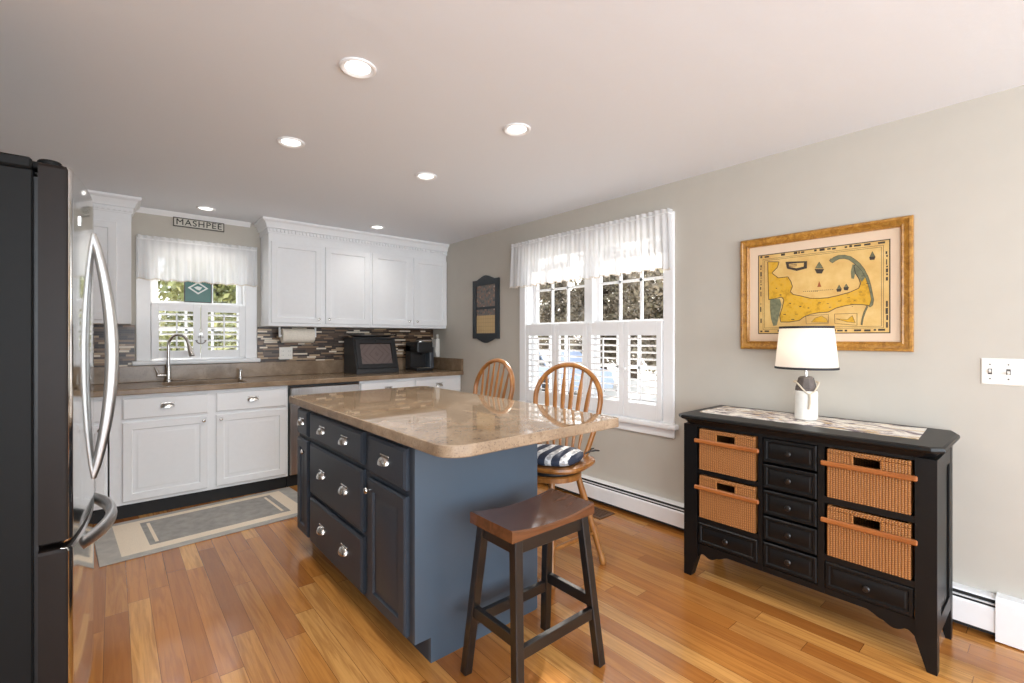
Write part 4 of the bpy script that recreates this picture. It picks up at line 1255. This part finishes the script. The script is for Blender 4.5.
# ---------------------------------------------------------------- counter objects
t = thing('bread_box', 'black slant-front bread box with a punched metal panel', 'bread box', (-.83, -.2, .914))
bx0, bx1 = -1.07, -.625
fb2 = FR((0, 0, 0), (0, -1, 0), (0, 0, 1), (1, 0, 0))       # u = -y, v = z, extruded along x
m = MB()
prof = [(.04, .9145), (.37, .9145), (.37, .955), (.27, 1.262), (.04, 1.262)]
m.prism(prof, FR((bx0, 0, 0), (0, -1, 0), (0, 0, 1), (1, 0, 0)), 0, bx1 - bx0)
m.box(bx0 - .012, bx1 + .012, -.285, -.03, 1.2625, 1.276, bev=.003); m.build('body', M['black'], t)
sl = Vector((0, .10, .307)).normalized(); n_ = Vector((0, -.307, .10)).normalized()
fs = FR((0, -.37, .955), (1, 0, 0), sl, n_)
Ls = math.hypot(.1, .307)
m = MB(); m.ring(fs, bx0 + .012, bx1 - .012, .008, Ls - .008, [(0, .0005), (0, .012), (.006, .016), (.045, .016), (.05, .006), (.05, .0005)]); d = m.build('door_frame', M['black'], t)
m = MB(); m.box(bx0 + .055, bx1 - .055, .05, Ls - .05, .001, .006, fr=fs); pn = m.build('metal_panel', M['screen'], t)
cz = fs((bx0 + bx1) / 2, Ls / 2, 0)
for v in pn.data.vertices: v.co += Vector(t.location) - cz
pn.location = cz - Vector(t.location)
m = MB(); m.lathe(fs((bx0 + bx1) / 2, Ls - .03, .016), [(.005, 0), (.005, .008), (.010, .014), (.008, .02)], 12, n_); m.build('knob', M['black'], t)
t = thing('serving_tray', 'dark oval metal tray lying on top of the bread box', 'tray', (-.82, -.16, 1.2765))
m = MB()
def ov(k, z): return [Vector((-.82 + (.21 + k) * math.cos(2 * PI * i / 36), -.16 + (.10 + k) * math.sin(2 * PI * i / 36), z)) for i in range(36)]
m.loops([ov(-.03, 1.2768), ov(0, 1.286), ov(.012, 1.297), ov(.012, 1.299), ov(0, 1.29), ov(-.035, 1.281)]); m.build('dish', plain('dark_pewter', srgb(96, 92, 90), .3, .8), t)
m = MB()
for s in (-1, 1): m.tube([(-.82 + s * .215, -.19, 1.297), (-.82 + s * .245, -.185, 1.306), (-.82 + s * .25, -.16, 1.31), (-.82 + s * .245, -.135, 1.306), (-.82 + s * .215, -.13, 1.297)], .004, 8)
m.build('handle', M['nickel'], t)

t = thing('coffee_maker', 'black single-serve coffee maker in the corner of the worktop', 'coffee maker', (-.30, -.24, .914))
m = MB(); m.box(-.41, -.22, -.36, -.10, .9145, .945, bev=.006, seg=2); m.box(-.41, -.22, -.22, -.10, .945, 1.19, bev=.006); m.box(-.41, -.22, -.37, -.10, 1.11, 1.225, bev=.012, seg=2); m.build('body', M['black'], t)
m = MB(); m.box(-.218, -.165, -.30, -.11, .93, 1.17, bev=.008, seg=2); m.build('water_tank', M['coffee_grey'], t)
m = MB(); m.tube([(-.405, -.345, 1.232), (-.395, -.372, 1.24), (-.235, -.372, 1.24), (-.225, -.345, 1.232)], .008, 10); m.lathe((-.315, -.25, 1.2255), [(.05, 0), (.05, .01), (.04, .014)], 20); m.build('lid_handle', M['nickel'], t)
m = MB(); m.box(-.385, -.245, -.352, -.235, .9452, .951, bev=.002); m.build('drip_tray', M['nickel'], t)
m = MB(); m.lathe((-.315, -.30, 1.085), [(.02, 0), (.03, .026)], 16); m.build('spout', M['black'], t)

t = thing('paper_towel_holder', 'paper towel roll on a bracket under the white wall cabinet', 'paper towel roll', (-1.55, -.15, 1.21))
ry, rz = -.15, 1.290
m = MB(); m.lathe((-1.69, ry, rz), [(.02, 0), (.064, 0), (.066, .002), (.066, .278), (.064, .28), (.02, .28)], 32, (1, 0, 0), True, True); m.build('roll', M['paper_white'], t)
m = MB(); m.tube([(-1.715, ry, rz), (-1.385, ry, rz)], .008, 10)
for x in (-1.709, -1.391): m.box(x - .006, x + .006, ry - .014, ry + .014, rz - .014, 1.3735, bev=.002)
m.build('bracket', M['white'], t)

t = thing('wall_dispenser', 'white narrow holder on the side wall between coffee maker and cabinet', 'holder', (-.02, -.125, 1.05))
m = MB(); m.box(.06, .155, 1.05, 1.26, .001, .05, bev=.008, fr=sf, seg=2); m.build('body', M['plate'], t)
m = MB(); m.box(.09, .125, 1.255, 1.31, .001, .012, bev=.003, fr=sf); m.tube([sf(.107, 1.30, .012), sf(.107, 1.30, .02)], .006, 8); m.build('hanger', M['plate'], t)
m = MB(); m.box(.075, .14, 1.1, 1.16, .0495, .054, bev=.004, fr=sf); m.build('front_label_recess', M['plate'], t)

# rug
ang = math.radians(4)
rc = (-2.335, -.965)
RL, RWd = .625, .36
fr4 = FR((rc[0], rc[1], 0), (math.cos(ang), math.sin(ang), 0), (-math.sin(ang), math.cos(ang), 0), (0, 0, 1))
t = thing('runner_rug', 'grey and cream bordered runner rug in front of the sink', 'rug', (*rc, 0))
m = MB(); m.box(-RL, RL, -RWd, RWd, .0006, .008, bev=.002, fr=fr4); m.build('grey_border', M['rug_grey'], t)
m = MB(); m.box(-RL + .1, RL - .1, -RWd + .055, RWd - .055, .0078, .0086, fr=fr4); m.build('cream_band', M['rug_cream'], t)
m = MB(); m.box(-RL + .24, RL - .19, -RWd + .135, RWd - .115, .0084, .0092, fr=fr4)
m.build('grey_field', M['rug_dark'], t)
for u in (-RL + .28, RL - .235):
    m = MB(); m.box(u - .009, u + .009, -RWd + .17, RWd - .15, .009, .0097, fr=fr4); m.build('cream_stripe', M['rug_cream'], t)

# ---------------------------------------------------------------- refrigerator
FY0, FY1 = -2.87, -1.955
FXB = -3.045      # body front
t = thing('refrigerator', 'stainless french door refrigerator with curved bow handles', 'refrigerator', ((-3.72 + -3.06) / 2, (FY0 + FY1) / 2, 0))
yc, hw = (FY0 + FY1) / 2, (FY1 - FY0) / 2
def fx_(y): return -2.972 + .04 * (1 - ((y - yc) / hw) ** 2)
m = MB(); m.box(-3.72, FXB - .010, FY0 + .006, FY1 - .006, .03, 1.765, bev=.004); m.box(-3.72, FXB - .012, FY0 + .003, FY1 - .003, 1.766, 1.80, bev=.006); m.build('body', M['fridge_side'], t)
m = MB(); m.box(FXB - .012, FXB, FY0 + .03, FY1 - .03, .06, 1.75); m.build('gasket', M['black'], t)
def fdoor(name, y0, y1, z0, z1):
    m = MB()
    N = 14
    pts = [(FXB, y0), (FXB, y1)] + []
    front = [(fx_(y1 + (y0 - y1) * i / N), y1 + (y0 - y1) * i / N) for i in range(N + 1)]
    rc_ = .022
    def corner(yy, s):
        xc = fx_(yy + s * rc_) - rc_
        return [(xc + rc_ * math.sin(a), yy + s * (rc_ - rc_ * math.cos(a))) for a in [PI / 2 * q / 6 for q in range(7)]]
    c0 = corner(y0, 1) if name != 'door' or y0 == FY0 else [(fx_(y0), y0)]
    c1_ = corner(y1, -1) if name != 'door' or y1 == FY1 else [(fx_(y1), y1)]
    mid = [p for p in front if y0 + .03 < p[1] < y1 - .03]
    out = [(FXB + .001, y0), (FXB + .001, y1)] + c1_ + mid + c0[::-1]
    r = []
    for k, z in ((.006, z0), (0, z0 + .006), (0, z1 - .012), (.004, z1 - .003), (.012, z1)):
        r.append([Vector((x - (k if i > 1 else 0), y + (k if abs(y - y0) < 1e-6 else (-k if abs(y - y1) < 1e-6 else 0)), z)) for i, (x, y) in enumerate(out)])
    m.loops(r)
    o = m.build(name, [M['steel'], M['door_side']], t)
    for p in o.data.polygons:
        if abs(p.normal.y) > .9 or abs(p.normal.z) > .9 or p.normal.x < -.5: p.material_index = 1
    return o
dA = fdoor('door', FY0, yc - .003, .655, 1.79)
dB = fdoor('door', yc + .003, FY1, .655, 1.79)
dC = fdoor('freezer_drawer', FY0, FY1, .07, .638)
def bow_handle(parent, p0, p1, out, n=20, mat='handle_steel', w=.013, dd=.019, up=None):
    p0, p1 = Vector(p0), Vector(p1); out = Vector(out)
    path, rad = [], []
    for i in range(n + 1):
        f_ = i / n
        s = math.sin(PI * f_)
        path.append(p0.lerp(p1, f_) + out * (s ** .8)); rad.append((w * (.75 + .35 * s), dd * (.7 + .4 * s)))
    m = MB(); m.tube(path, rad, 12, up=up or tuple(p1 - p0)); return m.build('handle', M[mat], parent, sharp=50)
for d, y in ((dA, yc - .045), (dB, yc + .045)):
    bow_handle(d, (fx_(y) - .004, y, .745), (fx_(y) - .004, y, 1.66), (.058, 0, 0), up=(0, 1, 0))
bow_handle(dC, (fx_(FY0 + .12) - .022, FY0 + .12, .590), (fx_(FY1 - .12) - .022, FY1 - .12, .590), (.096, 0, 0), up=(0, 0, 1), w=.026, dd=.016, mat='brushed')
for y in (FY0 + .06, FY1 - .06):
    m = MB(); m.box(FXB - .06, FXB + .045, y - .025, y + .025, 1.7765, 1.798, bev=.004); m.lathe((FXB + .022, y, 1.776), [(.028, 0), (.028, .03), (.024, .034)], 18); m.build('hinge_cover', M['fridge_side'], t)
m = MB(); m.box(FXB - .05, FXB - .005, FY0 + .02, FY1 - .02, .004, .068); m.box(-3.70, -3.66, FY0 + .03, FY1 - .03, 0, .03); m.build('toe_grille', M['black'], t)
m = MB(); m.box(fx_(FY0 + .11) - .006, fx_(FY0 + .11) + .0012, FY0 + .09, FY0 + .125, 1.63, 1.66); m.build('badge', M['nickel'], dA)

# ---------------------------------------------------------------- recessed ceiling lights
spots = [((-2.153, -3.05), 'recessed ceiling light above the rounded granite corner, largest in view'), ((-2.15, -2.143), 'recessed ceiling light above the drawer side of the island'),
         ((-1.332, -3.044), 'recessed ceiling light above the granite overhang by the stool'), ((-1.332, -2.146), 'recessed ceiling light above the far right of the island'),
         ((-.973, -.62), 'recessed ceiling light in front of the white wall cabinets'), ((-2.303, -.33), 'recessed ceiling light just above the sink window')]
for (x, y), lb in spots:
    t = thing('recessed_light', lb, 'ceiling light', (x, y, H), 'recessed ceiling lights')
    m = MB(); m.lathe((x, y, H), [(.069, -.0005), (.068, -.006), (.062, -.009), (.056, -.007), (.048, -.0015), (.048, -.0005)], 40); m.build('trim_ring', M['trim'], t)
    m = MB(); m.lathe((x, y, H), [(.0475, -.002), (.045, -.0035), (.02, -.003)], 32); m.build('lens', M['lens'], t)
    light('recessed_lamp', 'SPOT', (x, y, H - .03), (x, y, 0), 3.5 if y > -1 else 20, (1, .96, .9), spot_size=math.radians(140), spot_blend=.8, shadow_soft_size=.06)

# ---------------------------------------------------------------- outdoors
GZ = -.55
m = MB(); m.box(.2, 40, -12, 45, GZ - .2, GZ); m.box(-14, .2, .2, 45, GZ - .2, GZ)
struct(m.build('ground', M['ground'], shift=False), 'pale sunlit ground outside the windows', 'ground')
def make_tree(seed, leafmat_, hgt, rad, nleaf, low):
    rnd = random.Random(seed)
    t = thing('tree', 'tree', 'tree', (0, 0, 0), 'trees outside the windows')
    m = MB()
    m.tube([(0, 0, 0), (.05, .03, hgt * .3), (-.04, .05, hgt * .6), (0, 0, hgt * .95)], [.16, .12, .08, .03], 10)
    tips = []
    for i in range(14):
        a = rnd.uniform(0, 2 * PI); z = rnd.uniform(low, hgt * .85); r = rad * rnd.uniform(.5, .95) * (1 - .4 * z / hgt)
        e = Vector((r * math.cos(a), r * math.sin(a), z + rnd.uniform(.1, .7)))
        m.tube([(0, 0, z - .1), (e.x * .5, e.y * .5, z + .15), e], [.05, .035, .012], 6); tips.append(e)
    m.build('trunk', M['bark'], t)
    m = MB()
    cl_ = []
    for i in range(60):
        a = rnd.uniform(0, 2 * PI); z = low * .5 + (hgt - low * .5) * rnd.random() ** 1.1
        rr = rad * (1 - .55 * max(0, z / hgt - .3)) * math.sqrt(rnd.random())
        cl_.append((Vector((rr * math.cos(a), rr * math.sin(a), z)), rnd.uniform(.3, .55)))
    for i in range(nleaf):
        c, r = cl_[rnd.randrange(len(cl_))]
        p = c + Vector((rnd.gauss(0, 1), rnd.gauss(0, 1), rnd.gauss(0, .8))) * r * .5
        if p.z < .05: continue
        s = rnd.uniform(.045, .095)
        d = Vector((rnd.gauss(0, 1), rnd.gauss(0, 1), rnd.gauss(0, 1))).normalized(); u = d.orthogonal().normalized() * s; v = d.cross(u).normalized() * s * .6
        m.face([m.bm.verts.new(p + u), m.bm.verts.new(p + v), m.bm.verts.new(p - u), m.bm.verts.new(p - v)])
    m.build('foliage', M[leafmat_], t, recalc=False)
    return t
tA = make_tree(11, 'leaf_brown', 5.2, 1.15, 17000, 2.2)
tB = make_tree(12, 'leaf_green', 4.6, 1.2, 16000, .9)
sunblock_tree = make_tree(13, 'leaf_brown', 9.6, 1.9, 3500, 6.0)  # unseen tree added in the sun's path to block it
sunblock_tree['label'] = 'tall tree added out of view to block the sun at the wide window'
sunblock_tree.location = (7.0, 1.0, GZ)
def put(t, first, x, y, s, r, label):
    o = t if first else copy_tree(t)
    o.location = (x, y, GZ); o.scale = (s, s, s); o.rotation_euler = (0, 0, r); o['label'] = label
put(tA, True, 10.6, 3.0, 1.0, 0, 'russet tree at the right edge of the wide side window')
put(tA, False, 11.2, 6.4, 1.0, 2, 'russet tree outside the middle of the wide side window')
put(tA, False, 9.4, 10.2, 1.0, 4, 'russet tree outside the left sash of the wide side window')
put(tA, False, 14.6, 3.6, 1.0, 1, 'russet tree farther off outside the right sash of the wide side window')
put(tA, False, 14.8, 7.6, 1.05, 3, 'russet tree far off behind the wide window mullion')
put(tA, False, 14.5, 12.2, 1.05, 5, 'russet tree farthest left in the wide side window')
put(tB, True, -1.05, 8.2, 1.0, 0, 'olive green tree filling the view behind the teal glass in the sink window')
put(tB, False, 1.7, 10.6, 1.0, 2, 'olive green tree at the right edge of the sink window')
put(tB, False, -3.3, 11.2, 1.05, 4, 'olive green tree at the left edge of the sink window')
# parked car
t = thing('parked_car', 'blue grey car parked outside, glimpsed through the wide window shutters', 'car', (8.2, 6.2, GZ))
cx, cy = 8.2, 6.2
fc = FR((cx, cy, GZ), (.25, .968, 0), (0, 0, 1), (.968, -.25, 0))
prof = [(-2.15, .32), (-2.2, .55), (-2.1, .82), (-1.25, .92), (-.55, 1.38), (.75, 1.42), (1.45, .98), (2.1, .88), (2.2, .6), (2.15, .32)]
m = MB()
def side(k, z_in): return [fc(u, v, k * (1 - (.14 if v > 1.1 else 0) * z_in)) for u, v in prof]
m.loops([side(-.86, 1), side(-.8, 1.0), side(.8, 1.0), side(.86, 1)]); m.build('body', M['car_paint'], t)
m = MB()
for k in (-1, 1): m.prism([(-1.1, .95), (-.52, 1.32), (.7, 1.35), (1.25, .98)], fc, k * .72, k * .868)
m.build('side_window', M['car_glass'], t)
for u in (-1.35, 1.35):
    for k in (-1, 1):
        m = MB(); ax = fc(0, 0, 1) - fc(0, 0, 0); m.lathe(fc(u, .33, k * .86 - .1), [(.2, 0), (.31, .01), (.33, .04), (.33, .17), (.31, .2), (.2, .21)], 24, ax); m.build('wheel', M['tyre'], t)
